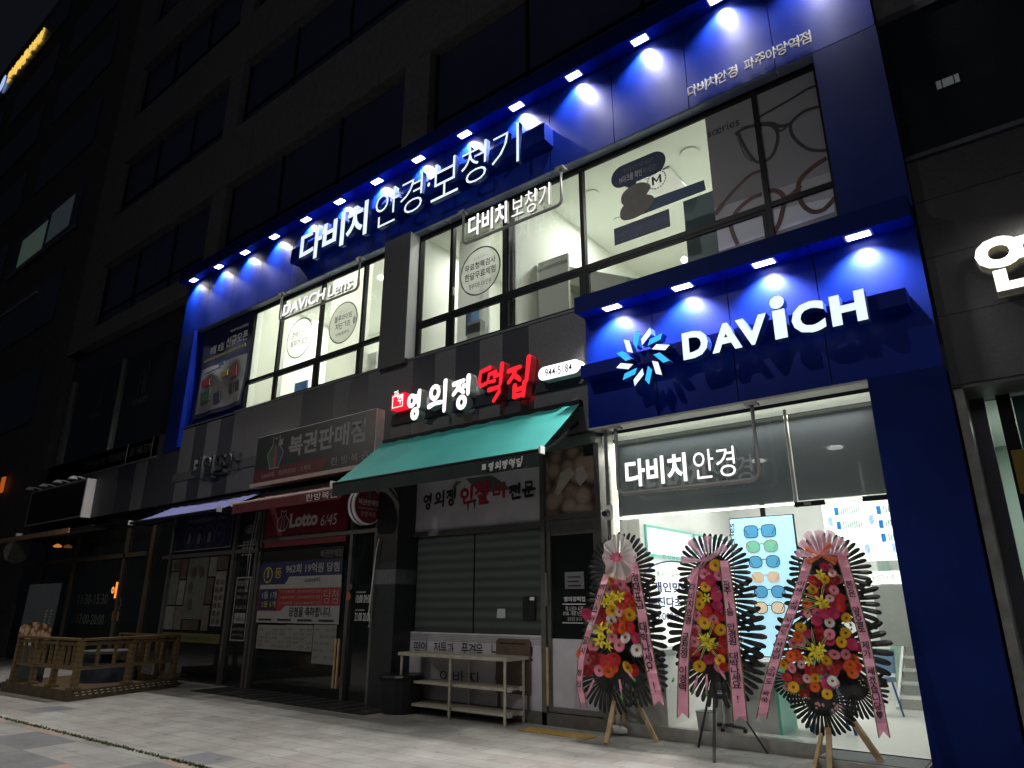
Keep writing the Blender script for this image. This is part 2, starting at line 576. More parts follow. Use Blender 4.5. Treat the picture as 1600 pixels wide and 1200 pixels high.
# ================================================================== ground
def paving():
    m = bpy.data.materials.new("granite_pavers")
    m.use_nodes = True
    nt = m.node_tree
    b = nt.nodes["Principled BSDF"]
    b.inputs["Roughness"].default_value = 0.62
    tc = nt.nodes.new("ShaderNodeTexCoord")
    mp = nt.nodes.new("ShaderNodeMapping")
    mp.inputs["Rotation"].default_value = (0, 0, math.radians(-1.2))
    nt.links.new(tc.outputs["Object"], mp.inputs[0])
    sep = nt.nodes.new("ShaderNodeSeparateXYZ")
    nt.links.new(mp.outputs[0], sep.inputs[0])
    def math_(op, a, bv):
        n = nt.nodes.new("ShaderNodeMath")
        n.operation = op
        for i, q in enumerate((a, bv)):
            if q is None: continue
            if isinstance(q, (int, float)): n.inputs[i].default_value = q
            else: nt.links.new(q, n.inputs[i])
        return n.outputs[0]
    row = math_('FLOOR', math_('DIVIDE', sep.outputs[1], 0.30), None)
    par = math_('MODULO', row, 2)
    xs = math_('ADD', math_('DIVIDE', sep.outputs[0], 0.60), math_('MULTIPLY', par, 0.5))
    colm = math_('FLOOR', xs, None)
    def cell(a, c, sx, sy):
        cb = nt.nodes.new("ShaderNodeCombineXYZ")
        nt.links.new(math_('MULTIPLY', a, sx), cb.inputs[0])
        nt.links.new(math_('MULTIPLY', c, sy), cb.inputs[1])
        w = nt.nodes.new("ShaderNodeTexWhiteNoise")
        w.noise_dimensions = '3D'
        nt.links.new(cb.outputs[0], w.inputs["Vector"])
        return w.outputs["Value"]
    w1 = cell(colm, row, 1.0, 1.0)
    big = cell(math_('FLOOR', math_('DIVIDE', sep.outputs[0], 0.6), None), math_('FLOOR', math_('DIVIDE', sep.outputs[1], 0.6), None), 1.0, 1.0)
    cr = nt.nodes.new("ShaderNodeValToRGB")
    el = cr.color_ramp.elements
    el[0].color = (0.29, 0.285, 0.265, 1)
    el[1].color = (0.385, 0.38, 0.355, 1)
    e = el.new(0.45); e.color = (0.345, 0.34, 0.315, 1)
    e = el.new(0.12); e.color = (0.325, 0.305, 0.28, 1)
    nt.links.new(w1, cr.inputs[0])
    # odd slate-grey and pink replacement pavers
    dk = nt.nodes.new("ShaderNodeMix"); dk.data_type = 'RGBA'
    nt.links.new(math_('GREATER_THAN', big, 0.955), dk.inputs[0])
    nt.links.new(cr.outputs[0], dk.inputs[6])
    dk.inputs[7].default_value = (0.20, 0.205, 0.22, 1)
    # street side of the weed joint: weathered dark and pink granite
    cr2 = nt.nodes.new("ShaderNodeValToRGB")
    cr2.color_ramp.interpolation = 'CONSTANT'
    e2 = cr2.color_ramp.elements
    e2[0].color = (0.17, 0.175, 0.18, 1)
    e2[1].position = 0.82; e2[1].color = (0.36, 0.27, 0.225, 1)
    e = e2.new(0.3); e.color = (0.22, 0.215, 0.205, 1)
    e = e2.new(0.55); e.color = (0.30, 0.295, 0.28, 1)
    nt.links.new(big, cr2.inputs[0])
    st = nt.nodes.new("ShaderNodeMix"); st.data_type = 'RGBA'
    nt.links.new(math_('LESS_THAN', sep.outputs[1], 4.34), st.inputs[0])
    nt.links.new(dk.outputs[2], st.inputs[6])
    nt.links.new(cr2.outputs[0], st.inputs[7])
    # joints
    fx = math_('ABSOLUTE', math_('SUBTRACT', math_('FRACT', xs, None), 0.5), None)
    fy = math_('ABSOLUTE', math_('SUBTRACT', math_('FRACT', math_('DIVIDE', sep.outputs[1], 0.30), None), 0.5), None)
    jx = math_('GREATER_THAN', fx, 0.4935)
    jy = math_('GREATER_THAN', fy, 0.486)
    j = math_('MAXIMUM', jx, jy)
    n = nt.nodes.new("ShaderNodeTexNoise")
    n.inputs["Scale"].default_value = 2.3
    n.inputs["Detail"].default_value = 9
    nt.links.new(tc.outputs["Object"], n.inputs["Vector"])
    mr = nt.nodes.new("ShaderNodeMapRange")
    mr.inputs[1].default_value, mr.inputs[2].default_value, mr.inputs[3].default_value, mr.inputs[4].default_value = 0.3, 0.75, 0.70, 1.08
    nt.links.new(n.outputs["Fac"], mr.inputs[0])
    n2 = nt.nodes.new("ShaderNodeTexNoise")
    n2.inputs["Scale"].default_value = 130
    nt.links.new(tc.outputs["Object"], n2.inputs["Vector"])
    mr2 = nt.nodes.new("ShaderNodeMapRange")
    mr2.inputs[3].default_value, mr2.inputs[4].default_value = 0.86, 1.14
    nt.links.new(n2.outputs["Fac"], mr2.inputs[0])
    # old stains
    n3 = nt.nodes.new("ShaderNodeTexNoise")
    n3.inputs["Scale"].default_value = 5.2
    n3.inputs["Detail"].default_value = 2
    nt.links.new(tc.outputs["Object"], n3.inputs["Vector"])
    mr3 = nt.nodes.new("ShaderNodeMapRange")
    mr3.inputs[1].default_value, mr3.inputs[2].default_value, mr3.inputs[3].default_value, mr3.inputs[4].default_value = 0.645, 0.70, 1.0, 0.66
    nt.links.new(n3.outputs["Fac"], mr3.inputs[0])
    k = math_('MULTIPLY', math_('MULTIPLY', mr.outputs[0], mr2.outputs[0]), mr3.outputs[0])
    vm = nt.nodes.new("ShaderNodeVectorMath"); vm.operation = 'SCALE'
    nt.links.new(st.outputs[2], vm.inputs[0])
    nt.links.new(k, vm.inputs["Scale"])
    jm = nt.nodes.new("ShaderNodeMix"); jm.data_type = 'RGBA'
    nt.links.new(j, jm.inputs[0])
    nt.links.new(vm.outputs[0], jm.inputs[6])
    jm.inputs[7].default_value = (0.12, 0.115, 0.10, 1)
    nt.links.new(jm.outputs[2], b.inputs["Base Color"])
    bp = nt.nodes.new("ShaderNodeBump")
    bp.inputs["Strength"].default_value = 0.35
    bp.inputs["Distance"].default_value = 0.006
    inv = math_('SUBTRACT', math_('MULTIPLY', n2.outputs["Fac"], 0.25), j)
    nt.links.new(inv, bp.inputs["Height"])
    nt.links.new(bp.outputs[0], b.inputs["Normal"])
    return m
pv = MB().face([(-70, -60, 0), (40, -60, 0), (40, 8.62, 0), (-70, 8.62, 0)], paving()).build("pavement")
tag(pv, None, None, None, "structure")
strip = MB()
strip.box(-13.6, -8.6, 7.45, 8.62, -0.05, 0.012, M("dark_granite", (0.03, 0.03, 0.032), 0.35, 0, 0.3, 20))
for i in range(14):
    x = -13.5 + i * 0.36
    strip.box(x, x + 0.05, 7.47, 8.6, 0.012, 0.016, M("granite_joint", (0.10, 0.10, 0.10), 0.4))
tag(strip.build("entrance_paving"), None, None, None, "structure")

# weeds in the long joint
grass = MB()
gm = M("weed_green", (0.075, 0.10, 0.025), 0.8, 0, 0.4, 30)
for i in range(2600):
    x = random.uniform(-16, -4.5)
    dens = 0.5 + 0.5 * math.sin(x * 2.1) * math.sin(x * 0.9 + 1)
    if random.random() > 0.35 + dens: continue
    y = 4.34 + (x * math.tan(math.radians(-1.2))) * -1 + random.gauss(0, 0.016)
    h = random.uniform(0.008, 0.03)
    a = random.uniform(0, 6.28)
    dx, dy = math.cos(a) * 0.012, math.sin(a) * 0.012
    grass.face([(x - dx, y - dy, 0), (x + dx, y + dy, 0), (x + random.uniform(-.02, .02), y + random.uniform(-.02, .02), h)], gm)
tag(grass.build("weeds"), None, None, None, "stuff")

# ================================================================== office building
B = thing("office_building", "tall dark stone office block with rows of unlit windows above the shops", "building", (-10, 8.6, 0))
w = MB()
rows = [(10.62, 13.05), (14.98, 17.40), (19.35, 21.80), (23.75, 26.2), (28.1, 30.5)]
cols = [(-9.48 - 8.12 * k, -8.72 - 8.12 * k) for k in (-1, 0, 1, 2)]
XL, XR = -26.6, 6.0
zb = [10.0] + [z for r in rows for z in r] + [33.0]
for i in range(0, len(zb), 2):
    # spandrels of separate slabs with open joints
    xs = XL
    while xs < XR - 0.01:
        xe = min(xs + 2.706, XR)
        w.box(xs + 0.006, xe - 0.006, 8.30, 8.9, zb[i], zb[i + 1], stoneU)
        xs = xe
for z0, z1 in rows:
    for a, b in cols:
        w.box(a, b, 8.31, 8.9, z0 + 0.003, z1 - 0.003, stoneU)
w.box(XL, XL + 0.9, 8.31, 8.9, 10.0, 33, stoneU)
w.box(XL, XR, 8.85, 20, 10, 33, black)
w.build("upper_wall", B)
# joint lines are real gaps; glazing behind
edges = [XL + 0.9] + [e for c in sorted(cols) for e in c] + [XR]
for z0, z1 in rows:
    for k in range(0, len(edges) - 1, 2):
        a, b = edges[k], edges[k + 1]
        if b - a < 0.6 or z0 > 27: continue
        g = MB()
        g.box(a + 0.002, b - 0.002, 8.56, 8.6, z0 + 0.002, z1 - 0.002, upglass)
        o = g.build("window", B)
        f = MB()
        n = max(2, int((b - a) / 2.3))
        for q in range(n + 1):
            x = a + 0.03 + (b - a - 0.06) * q / n
            f.box(x - 0.025, x + 0.025, 8.50, 8.559, z0 + 0.002, z1 - 0.002, dark)
        f.box(a + 0.002, b - 0.002, 8.51, 8.558, z0 + 0.6, z0 + 0.65, dark)
        fo = f.build("window_frame", o)
# striped stone band between the floors
w = MB()
sb = [-26.6, -24.6, -24.0, -22.7, -20.6, -19.55, -18.87, -17.2, -16.57, -16.0, -15.38, -14.77, -14.24, -12.14, -11.08, -10.56, -10.03, -8.77, -8.22, -7.71, -7.16, -6.65, -6.12, -5.01]
lightS = {2, 3, 5, 7, 9, 11, 12, 14, 16, 18, 20, 22}
for i in range(len(sb) - 1):
    m = stoneL if i in lightS else stoneD
    zt = 5.90
    w.box(sb[i] + 0.003, sb[i + 1] - 0.003, 8.30, 8.6, 3.98, zt, m)
w.box(-26.6, -5.02, 8.32, 8.62, 3.97, 5.895, stoneD)
w.box(-14.8, -5.02, 8.285, 8.6, 5.905, 5.945, stoneL)
w.build("striped_stone_band", B)
w = MB()
w.box(-9.66, -8.92, 8.20, 8.62, 5.86, 8.615, M("pier_grey", (0.066, 0.066, 0.070), 0.5, 0, 0.12, 20))
w.build("pier", B)
MB().box(-8.921, -8.905, 8.205, 8.44, 5.95, 8.60, white).build("pier_reveal", B)
w = MB()
w.box(-26.6, -4.95, 8.64, 9.0, 0, 3.96, black)
w.box(-26.6, -18.1, 8.62, 9.0, 3.97, 10.0, stoneD)
w.build("ground_wall", B)

# ================================================================== lit first-floor rooms
def room(x0, x1, y0, y1, z0, z1, wallm, floorm, parent, name="room"):
    r = MB()
    r.face([(x0, y0, z0), (x1, y0, z0), (x1, y1, z0), (x0, y1, z0)], floorm)
    r.face([(x0, y0, z1), (x0, y1, z1), (x1, y1, z1), (x1, y0, z1)], ceilm)
    r.face([(x0, y1, z0), (x1, y1, z0), (x1, y1, z1), (x0, y1, z1)], wallm)
    r.face([(x0, y0, z0), (x0, y1, z0), (x0, y1, z1), (x0, y0, z1)], wallm)
    r.face([(x1, y0, z0), (x1, y0, z1), (x1, y1, z1), (x1, y1, z0)], wallm)
    return r.build(name, parent)
floorw = M("terrazzo", (0.62, 0.61, 0.58), 0.35, 0, 0.12, 60)
RM = thing("eyewear_showroom", "cream lit first floor showroom behind the window bands", "room", (-9, 9, 5.9))
room(-14.9, -9.42, 8.56, 12.0, 5.93, 9.0, cream, floorw, RM)
room(-9.38, -6.60, 8.56, 12.4, 5.93, 9.0, cream, floorw, RM)
room(-6.58, -0.60, 8.56, 13.5, 5.93, 9.0, cream, floorw, RM)
w = MB()
brd = backlit("backlit_board", (0.86, 0.87, 0.78))
w.rect((-14.75, -13.62, 5.96, 8.72), 8.70, brd)      # translucent display boards set behind the glass
w.rect((-12.0, -10.62, 5.96, 8.72), 8.72, brd)
w.box(-8.9, -8.06, 9.6, 9.64, 5.96, 8.99, cream)
w.build("display_board", RM)
w = MB()
w.box(-6.92, -6.62, 8.66, 8.96, 5.94, 8.99, M("inner_column", (0.36, 0.36, 0.34), 0.6))
w.build("column", RM)
# sloping stair soffit and partition seen through the wide pane
w = MB()
grw = M("stairwell_grey", (0.5, 0.52, 0.47), 0.7, 0, 0.04, 2)
w.prism([(-6.55, 7.72), (-6.55, 7.42), (-4.6, 6.25), (-4.3, 6.25), (-4.3, 6.62)], 9.6, 11.2, grw)
w.box(-6.55, -5.9, 9.2, 9.26, 5.95, 7.55, grw)
w.build("stair_soffit", RM)
w = MB()
gb = M("blue_grey_partition", (0.16, 0.21, 0.23), 0.6, 0, 0.05, 2)
w.box(-3.62, -0.62, 9.05, 9.10, 5.94, 7.62, gb)
w.build("partition", RM)
def roomlight(x, y, z, e, sx=1.2, sy=0.3, col=(0.98, 1.0, 0.91)):
    light("ceiling_light", 'AREA', (x, y, z), (x, y, z - 1), e, col, sx, sy)
for x in (-14.1, -12.9, -11.6, -10.2):
    roomlight(x, 10.2, 8.96, 36)
roomlight(-12.4, 9.0, 8.96, 30, 4.2, 0.2)
roomlight(-8.4, 10.3, 8.96, 48); roomlight(-7.5, 9.0, 8.96, 18, 1.6, 0.2)
for x in (-5.4, -3.6, -1.8):
    roomlight(x, 10.6, 8.96, 62)
w = MB()
def dl(mb, px, py, zc=8.985, r=0.11):
    p = G(px, py, zc)
    mb.tube([(p.x, p.y, zc - 0.012), (p.x, p.y, zc)], r, M("downlight_lit", (1, 1, 1), 0.5, 0, 0, em=(1, 1, 0.94), es=2.5), 18)
for q in ((597, 434), (494, 503), (541, 520), (475, 557), (737, 341), (521, 560)):
    dl(w, *q)
w.build("ceiling_lamp", RM)
w = MB()
for q, r in (((1078, 239), 0.16), ((925, 302), 0.12), ((968, 344), 0.12)):
    p = G(*q, 8.985)
    w.tube([(p.x, p.y, 8.972), (p.x, p.y, 8.99)], r, ceilm, 20)
p = G(1020, 290, 8.985)
w.box(p.x - 0.5, p.x + 0.5, p.y - 0.35, p.y + 0.35, 8.955, 8.99, white)
w.build("ceiling_panel", RM)
w = MB()
p = P(953, 384, 12.9)
w.box(p.x - 0.28, p.x + 0.28, 12.86, 12.95, p.z - 0.14, p.z + 0.14, M("exit_green", (0.02, 0.4, 0.2), 0.5, em=(0.03, 0.55, 0.25), es=0.9))
w.disc(p.x, 12.855, p.z, 0.07, letW2)
w.build("exit_sign", RM)
w = MB()
for q, s in (((470, 606), "Luxury"),):
    a = P(446, 596, 11.9); b_ = P(486, 590, 11.9)
    w.text("Luxury", (a.x, b_.x + 0.25, a.z - 0.15, a.z + 0.25), 11.97, M("warm_lit", (1, .8, .5), em=(1, 0.8, 0.45), es=1.2), bold=0.01)
w.build("lettering", RM)
w = MB()   # shelf with stock behind the lower panes
a = P(452, 616, 9.4)
w.box(a.x, a.x + 0.9, 9.2, 9.5, 5.95, 6.10, white)
w.slab(R((463, 600), (480, 618), 9.18), 9.14, 9.18, M("blue_card", (0.05, 0.16, 0.5), 0.5))
b_ = P(572, 560, 9.0)
w.slab(R((572, 556), (589, 580), 9.0), 8.95, 9.3, white)
w.slab(R((731, 483), (750, 520), 9.1), 9.05, 9.08, M("blue_poster_pale", (0.25, 0.45, 0.75), 0.5))
w.slab(R((732, 506), (752, 528), 8.9), 8.86, 9.0, greyp)
w.build("counter_stock", RM)

# window frames of the first floor
def winband(name, label, x0, x1, muls, lower, label_grp=None):
    t = thing(name, label, "window", ((x0 + x1) / 2, 8.5, 5.95))
    f = MB()
    f.frame((x0, x1, 5.95, 8.618), 0.055, 8.44, 8.54, dark)
    for x in muls:
        f.box(x - 0.035, x + 0.035, 8.445, 8.535, 6.006, 8.562, dark)
    xs = [x0] + list(muls) + [x1]
    for a, b in zip(xs[:-1], xs[1:]):
        f.box(a + 0.036, b - 0.036, 8.447, 8.533, 6.645, 6.725, dark)
    f.box(x0, x1, 8.46, 8.5, 8.50, 8.555, dark)
    f.build("window_frame", t)
    sh = MB()
    for i in lower:
        a, b = xs[i], xs[i + 1]
        sh.frame((a + 0.04, b - 0.04, 6.01, 6.64), 0.05, 8.45, 8.50, dark)
    if sh.v: sh.build("sash", t)
    for a, b in zip(xs[:-1], xs[1:]):
        MB().rect((a + 0.03, b - 0.03, 6.0, 6.66), 8.49, cgl).build("pane", t)
        MB().rect((a + 0.03, b - 0.03, 6.72, 8.58), 8.49, cgl).build("pane", t)
    return t
WA = winband("window_band", "lit four pane window band left of the grey stone pier", -14.80, -9.66, (-13.55, -12.0, -10.55), (1, 2))
WB = winband("window_band", "lit wide window band running from the grey pier to the eyeglass poster", -8.92, -1.33, (-8.03, -6.75, -5.12, -2.2), (0, 1, 2, 3))
w = MB()     # opening handle and catches
for px, py in ((554, 500), (708, 455)):
    p = P(px, py, 8.42)
    w.box(p.x - .015, p.x + .015, 8.40, 8.45, p.z - .08, p.z + .08, steel)
w.build("handle", WA)

# ================================================================== blue shop cladding
F = thing("blue_storefront", "bright blue panel cladding of the optician, two storeys with lit canopies", "storefront", (-8, 8.3, 0))
def panels(name, xs, z0, z1, y, m, th=0.02, gap=0.006):
    w = MB()
    for a, b in zip(xs[:-1], xs[1:]):
        w.box(a + gap, b - gap, y - th, y, z0, z1, m)
    w.box(xs[0] + 0.01, xs[-1] - 0.01, y + 0.001, y + 0.03, z0 + 0.002, z1, seam)
    return w.build(name, F)
LX = [-17.55, -16.25, -15.0, -13.72, -12.45, -11.22, -9.98, -8.73, -7.48, -6.22, -4.99, -3.73, -2.44, -1.18]
sx = [-18.08] + [(a + b) / 2 for a, b in zip(LX[:-1], LX[1:])] + [-0.56]
panels("upper_fascia", sx, 8.62, 10.18, 8.30, blue)
w = MB()
for a, b in zip(sx[:-1], sx[1:]):
    w.box(a + .005, b - .005, 8.0, 8.30, 10.181, 10.21, blue)
w.box(sx[0], sx[-1], 7.985, 8.0, 10.17, 10.52, blue2)
w.box(sx[0], sx[-1], 8.0, 8.6, 10.215, 10.52, blue2)
w.build("upper_canopy", F)
w = MB()
for a, b in zip(sx[:-1], sx[1:]):
    w.box(a + .004, b - .004, 8.285, 8.44, 8.59, 8.618, M("fascia_soffit", (0.20, 0.23, 0.30), 0.45, 0.2, 0.08, 3))
w.build("fascia_soffit", F)
w = MB()
w.box(-12.74, -5.54, 8.02, 8.279, 9.08, 9.42, blue)
w.build("sign_rail", F)
lx = [-4.47, -3.37, -2.26, -1.15]
sl = [-5.03, -3.92, -2.815, -1.705, -0.58]
panels("lower_fascia", sl, 4.0, 5.71, 8.30, blue)
w = MB()
for a, b in zip(sl[:-1], sl[1:]):
    w.box(a + .005, b - .005, 8.0, 8.30, 5.711, 5.74, blue)
w.box(sl[0], sl[-1], 7.985, 8.0, 5.70, 5.96, blue2)
w.box(sl[0], sl[-1], 8.0, 8.43, 5.745, 5.955, blue2)
w.build("lower_canopy", F)
w = MB()
w.box(-4.98, -0.77, 8.03, 8.279, 4.69, 4.88, blue)
w.build("sign_rail", F)
w = MB()
w.box(-5.03, -1.33, 8.285, 8.55, 3.97, 3.999, greyp)
w.build("fascia_soffit", F)
# right column and reveals
w = MB()
w.box(-1.335, -0.58, 8.28, 8.60, 0.0, 3.998, blue2)
w.box(-1.33, -0.56, 8.28, 8.60, 5.965, 8.60, blue2)
w.build("blue_column", F)
w = MB()
w.box(-18.08, -17.25, 8.28, 8.6, 5.35, 8.60, blue2)
w.box(-17.25, -17.20, 8.20, 8.6, 5.40, 8.60, blue)
w.build("blue_column", F)
w = MB()
w.box(-17.19, -14.82, 8.42, 8.5, 5.93, 8.60, blue2)
w.box(-17.19, -14.82, 8.30, 8.5, 5.86, 5.925, stoneL)
w.build("blank_panel", F)

# recessed downlights
def downlight(x, z, label, grp):
    t = thing("downlight", label, "light", (x, 8.13, z), grp)
    fr = MB()
    fr.frame((-.15, .15, -.085, .085), 0.012, -0.001, 0.0, white)
    a = MB()
    a.box(-.155, .155, -.09, .09, -.008, -.0005, M("lamp_trim", (0.25, 0.25, 0.5), 0.4))
    a.build("trim", t, loc=(0, 0, 0))
    b = MB()
    b.box(-.125, .125, -.06, .06, -.0135, -.0085, led)
    b.build("lamp_lens", t, loc=(0, 0, 0))
    return t
nm = ["first", "second", "third", "fourth", "fifth", "sixth", "seventh", "eighth", "ninth", "tenth", "eleventh", "twelfth", "thirteenth", "fourteenth"]
for i, x in enumerate(LX):
    downlight(x, 10.18, "square downlight in the high blue canopy, %s from its far end" % nm[i], "downlights under the upper canopy")
    light("downlight_beam", 'SPOT', (x, 8.15, 10.16), (x, 8.27, 8.6), 480, (1, 0.96, 0.93), 0.05, spot=122, blend=0.7)
for i, x in enumerate(lx):
    downlight(x, 5.71, "square downlight in the low blue canopy, %s from the rice cake shop" % nm[i], "downlights under the lower canopy")
    light("downlight_beam", 'SPOT', (x, 8.08, 5.69), (x, 8.27, 4.6), 480, (1, 0.97, 0.94), 0.05, spot=122, blend=0.7)

# ================================================================== signs of the optician
def chars(name, label, cat, cells, y, depth, face, side, bolds):
    t = thing(name, label, cat, ((cells[0][1][0] + cells[-1][1][1]) / 2, y, cells[0][1][2]))
    for (ch, r), bd in zip(cells, bolds):
        MB().text(ch, r, y, face, depth, bd, side).build("letter", t)
    return t
# main sign: px extents of each glyph in the 3.81x crop at (440,180)
yf = 7.92
def cellz(px0, px1, z0, z1, y):
    zc = (z0 + z1) / 2
    return (XZ(px0, y, zc), XZ(px1, y, zc), z0, z1)
def z_at(px, py, y): return P(px, py, y).z
cs = []
ink_px = [("다", 110, 240, 660, 850), ("비", 245, 375, 585, 785), ("치", 385, 512, 512, 715), ("안", 558, 695, 470, 660), ("경", 708, 838, 352, 575),
          ("·", 868, 884, 403, 428), ("보", 892, 1052, 268, 480), ("청", 1070, 1218, 160, 405), ("기", 1252, 1412, 45, 293)]
k = 440, 180, 1 / 3.81
ZB, ZT = 8.80, 9.60
for ch, a, b_, t0, b0 in ink_px:
    zz = (ZB, ZT) if ch != "·" else (9.19, 9.28)
    if ch in "다비치": zz = (8.81, 9.62)
    cs.append((ch, (XZ(k[0] + a * k[2], yf, (zz[0] + zz[1]) / 2), XZ(k[0] + b_ * k[2], yf, (zz[0] + zz[1]) / 2), *zz)))
chars("channel_letter_sign", "long white lit Korean shop sign high on the upper blue fascia", "sign", cs, 8.019, 0.10, letW, sideB,
      [0.026] * 3 + [-0.012] * 2 + [0.0] + [-0.012] * 3)
# DAVICH
yl = 7.88
zb_, zt_ = P(1067, 563, yl).z, P(1065, 521, yl).z
def dx(px): return XZ(px, yl, (zb_ + zt_) / 2)
cs = [("D", (dx(1066), dx(1105.5), zb_, zt_)), ("A", (dx(1111), dx(1157.5), zb_, zt_)), ("V", (dx(1150), dx(1199), zb_, zt_)),
      ("I", (dx(1208.5), dx(1228), zb_, zt_)), ("C", (dx(1236.5), dx(1288), zb_ - .01, zt_ + .01)), ("H", (dx(1297.5), dx(1352.5), zb_, zt_))]
t = chars("brand_letter_sign", "bold white lit Latin letters on the lower blue fascia", "sign", cs, 8.028, 0.14, letW, sideB, [0.045, 0.04, 0.04, 0.06, 0.045, 0.05])
dz = P(1213, 472, yl).z
w = MB()
dxc = XZ(1213, yl, dz)
w.prism([(dxc + .085 * math.cos(a * math.pi / 12), dz + .085 * math.sin(a * math.pi / 12)) for a in range(24)], yl + 0.008, 8.028, letW, sideB)
w.build("letter_dot", t)
# pinwheel logo
cc = P(1003, 557, yl)
t = thing("pinwheel_logo", "ring of slanted white and cyan lit bars left of the Latin letters", "logo", (cc.x, yl, cc.z))
for i in range(12):
    a = math.radians(75 - 30 * i)
    rad = Vector((math.cos(a), math.sin(a)))
    tw = a - math.radians(32)
    d = Vector((math.cos(tw), math.sin(tw)))
    n = Vector((-math.sin(a), math.cos(a)))
    c0 = Vector((cc.x, cc.z)) + rad * 0.285
    L, wd = 0.098, 0.038
    e = Vector((-d.y, d.x))
    sl_ = d * 0.045
    q = [c0 - d * L - e * wd - sl_ * .6, c0 + d * L - e * wd - sl_ * .6, c0 + d * L + e * wd + sl_ * .6, c0 - d * L + e * wd + sl_ * .6]
    MB().prism([(p.x, p.y) for p in q], yl + 0.012, 8.028 if abs(c0.y - 4.78) < 0.1 else 8.028, letW if i % 2 == 0 else letC, sideB).build("logo_bar", t)
# small branch letters
a = P(1075, 154, 8.23); b_ = P(1267, 51, 8.23)
zt_ = P(1077, 137, 8.23).z
branch = "다비치안경 파주야당역점"
t = thing("branch_letter_sign", "small white Korean letters above the eyeglass poster window", "sign", (a.x, 8.25, a.z))
wd = (b_.x - a.x) / 11.6
xx = a.x
for ch in branch:
    if ch == " ":
        xx += wd * 0.6
        continue
    MB().text(ch, (xx + wd * .04, xx + wd * .95, a.z, zt_ + 0.02), 8.255, M("letter_white_paint", (0.8, 0.8, 0.78), 0.4), 0.035, 0.012, sideW).build("letter", t)
    xx += wd
# suspended pipe-frame signs
def pipe_sign(name, label, tl, bl, br, tr, y, words):
    t = thing(name, label, "sign")
    pts = [P(*q, y) for q in (tl, bl, br, tr)]
    zt = max(pts[0].z, pts[3].z)
    zbm = (pts[1].z + pts[2].z) / 2
    x0, x1 = (pts[0].x + pts[1].x) / 2, (pts[2].x + pts[3].x) / 2
    t.location = ((x0 + x1) / 2, y, zbm)
    r = 0.10
    path = [(x0, y, zt), (x0, y, zbm + r)] + [(x0 + r - r * math.cos(i * math.pi / 8), y, zbm + r - r * math.sin(i * math.pi / 8)) for i in (1, 2, 3)] + [(x0 + r, y, zbm)]
    path += [(x1 - r, y, zbm)] + [(x1 - r + r * math.sin(i * math.pi / 8), y, zbm + r - r * math.cos(i * math.pi / 8)) for i in (1, 2, 3)] + [(x1, y, zbm + r), (x1, y, zt)]
    MB().tube(path, 0.028, chrome, 10).build("pipe_frame", t, True)
    w = MB()
    for x in (x0, x1):
        w.box(x - 0.075, x + 0.075, y - 0.07, y + 0.07, zt - 0.035, zt, chrome)
    w.build("mounting_plate", t)
    for s, f0, f1, bold, ht, shear in words:
        xa, xb = x0 + (x1 - x0) * f0, x0 + (x1 - x0) * f1
        n = MB()
        n.text(s, (xa, xb, zbm + 0.07, zbm + 0.07 + ht), y + 0.03, letW2, 0.06, bold, sideW, shear)
        n.build("lettering", t)
        w = MB()
        for q in range(max(2, len(s))):
            xq = xa + (xb - xa) * (q + 0.5) / max(2, len(s))
            w.box(xq - .006, xq + .006, y - .006, y + .006, zbm + 0.02, zbm + 0.10, steel)
        w.build("letter_support", t)
    return t
pipe_sign("hanging_pipe_sign", "lit Latin lettered pipe frame sign hanging before the four pane window", (441, 458), (437, 500), (559, 453), (563, 404), 8.16,
          [("DAViCH", .05, .60, .02, .27, .13), ("Lens", .65, .93, 0.0, .27, .08)])
pipe_sign("hanging_pipe_sign", "lit Korean pipe frame sign hanging before the wide window band", (725, 331), (723, 381), (877, 321), (877, 262), 8.16,
          [("다비치", .07, .48, .022, .43, 0), ("보청기", .53, .90, -0.01, .43, 0)])
pipe_sign("hanging_pipe_sign", "lit Korean pipe frame sign hanging over the optician entrance glass", (962, 667), (966, 771), (1186, 750), (1176, 633), 8.20,
          [("다비치", .07, .53, .03, .37, 0), ("안경", .58, .86, -0.002, .37, 0)])
# ================================================================== prints on the first floor glass
def film_white(): return MATS.get("sticker_film") or sheer("sticker_film", (0.85, 0.86, 0.82), 0.45)
film_white()
YS = 8.482
def circle_sticker(label, px, py, ry, lines, fill=None):
    c = P(px, py, YS)
    r_ = abs(P(px, py - ry, YS).z - P(px, py + ry, YS).z) / 2
    t = thing("round_window_sticker", label, "sticker", c)
    w = MB()
    w.disc(c.x, YS, c.z, r_, fill or MATS["sticker_film"], n=40)
    w.ring(c.x, YS - .003, c.z, r_, r_ * .055, ink, n=44)
    w.build("disc", t)
    w = MB()
    for s, z0, z1, hw, m, b in lines:
        w.text(s, (c.x - r_ * hw, c.x + r_ * hw, c.z + r_ * z0, c.z + r_ * z1), YS - .004, m, bold=b)
    w.build("lettering", t)
circle_sticker("round sticker with dark green lettering on the pane left of the other circles", 468, 528, 30,
               (("콘택트렌즈", .05, .38, .62, inkG, .014), ("최저가 도전", -.38, -.06, .66, ink, .018)))
circle_sticker("greyish round sticker with black lettering and a price on the four pane window", 536, 504, 31,
               (("최저가 도전", .50, .62, .30, M("ink_grey", (.15, .15, .16)), 0), ("블루라이트", .10, .42, .62, ink, .018), ("차단렌즈", -.28, .04, .52, ink, .018), ("9,900원부터", -.62, -.42, .46, ink, .01)),
               sheer("sticker_film_grey", (0.6, 0.6, 0.58), 0.62))
circle_sticker("large round white sticker with two bold lines below the Korean pipe sign", 750, 423, 37,
               (("다비치 보청기", .50, .62, .36, M("ink_grey", (.15, .15, .16)), 0), ("무료청력검사", .12, .42, .76, ink, .018), ("한달무료체험", -.28, .04, .76, ink, .018), ("정부지원 131만원", -.66, -.44, .55, ink, .01)))
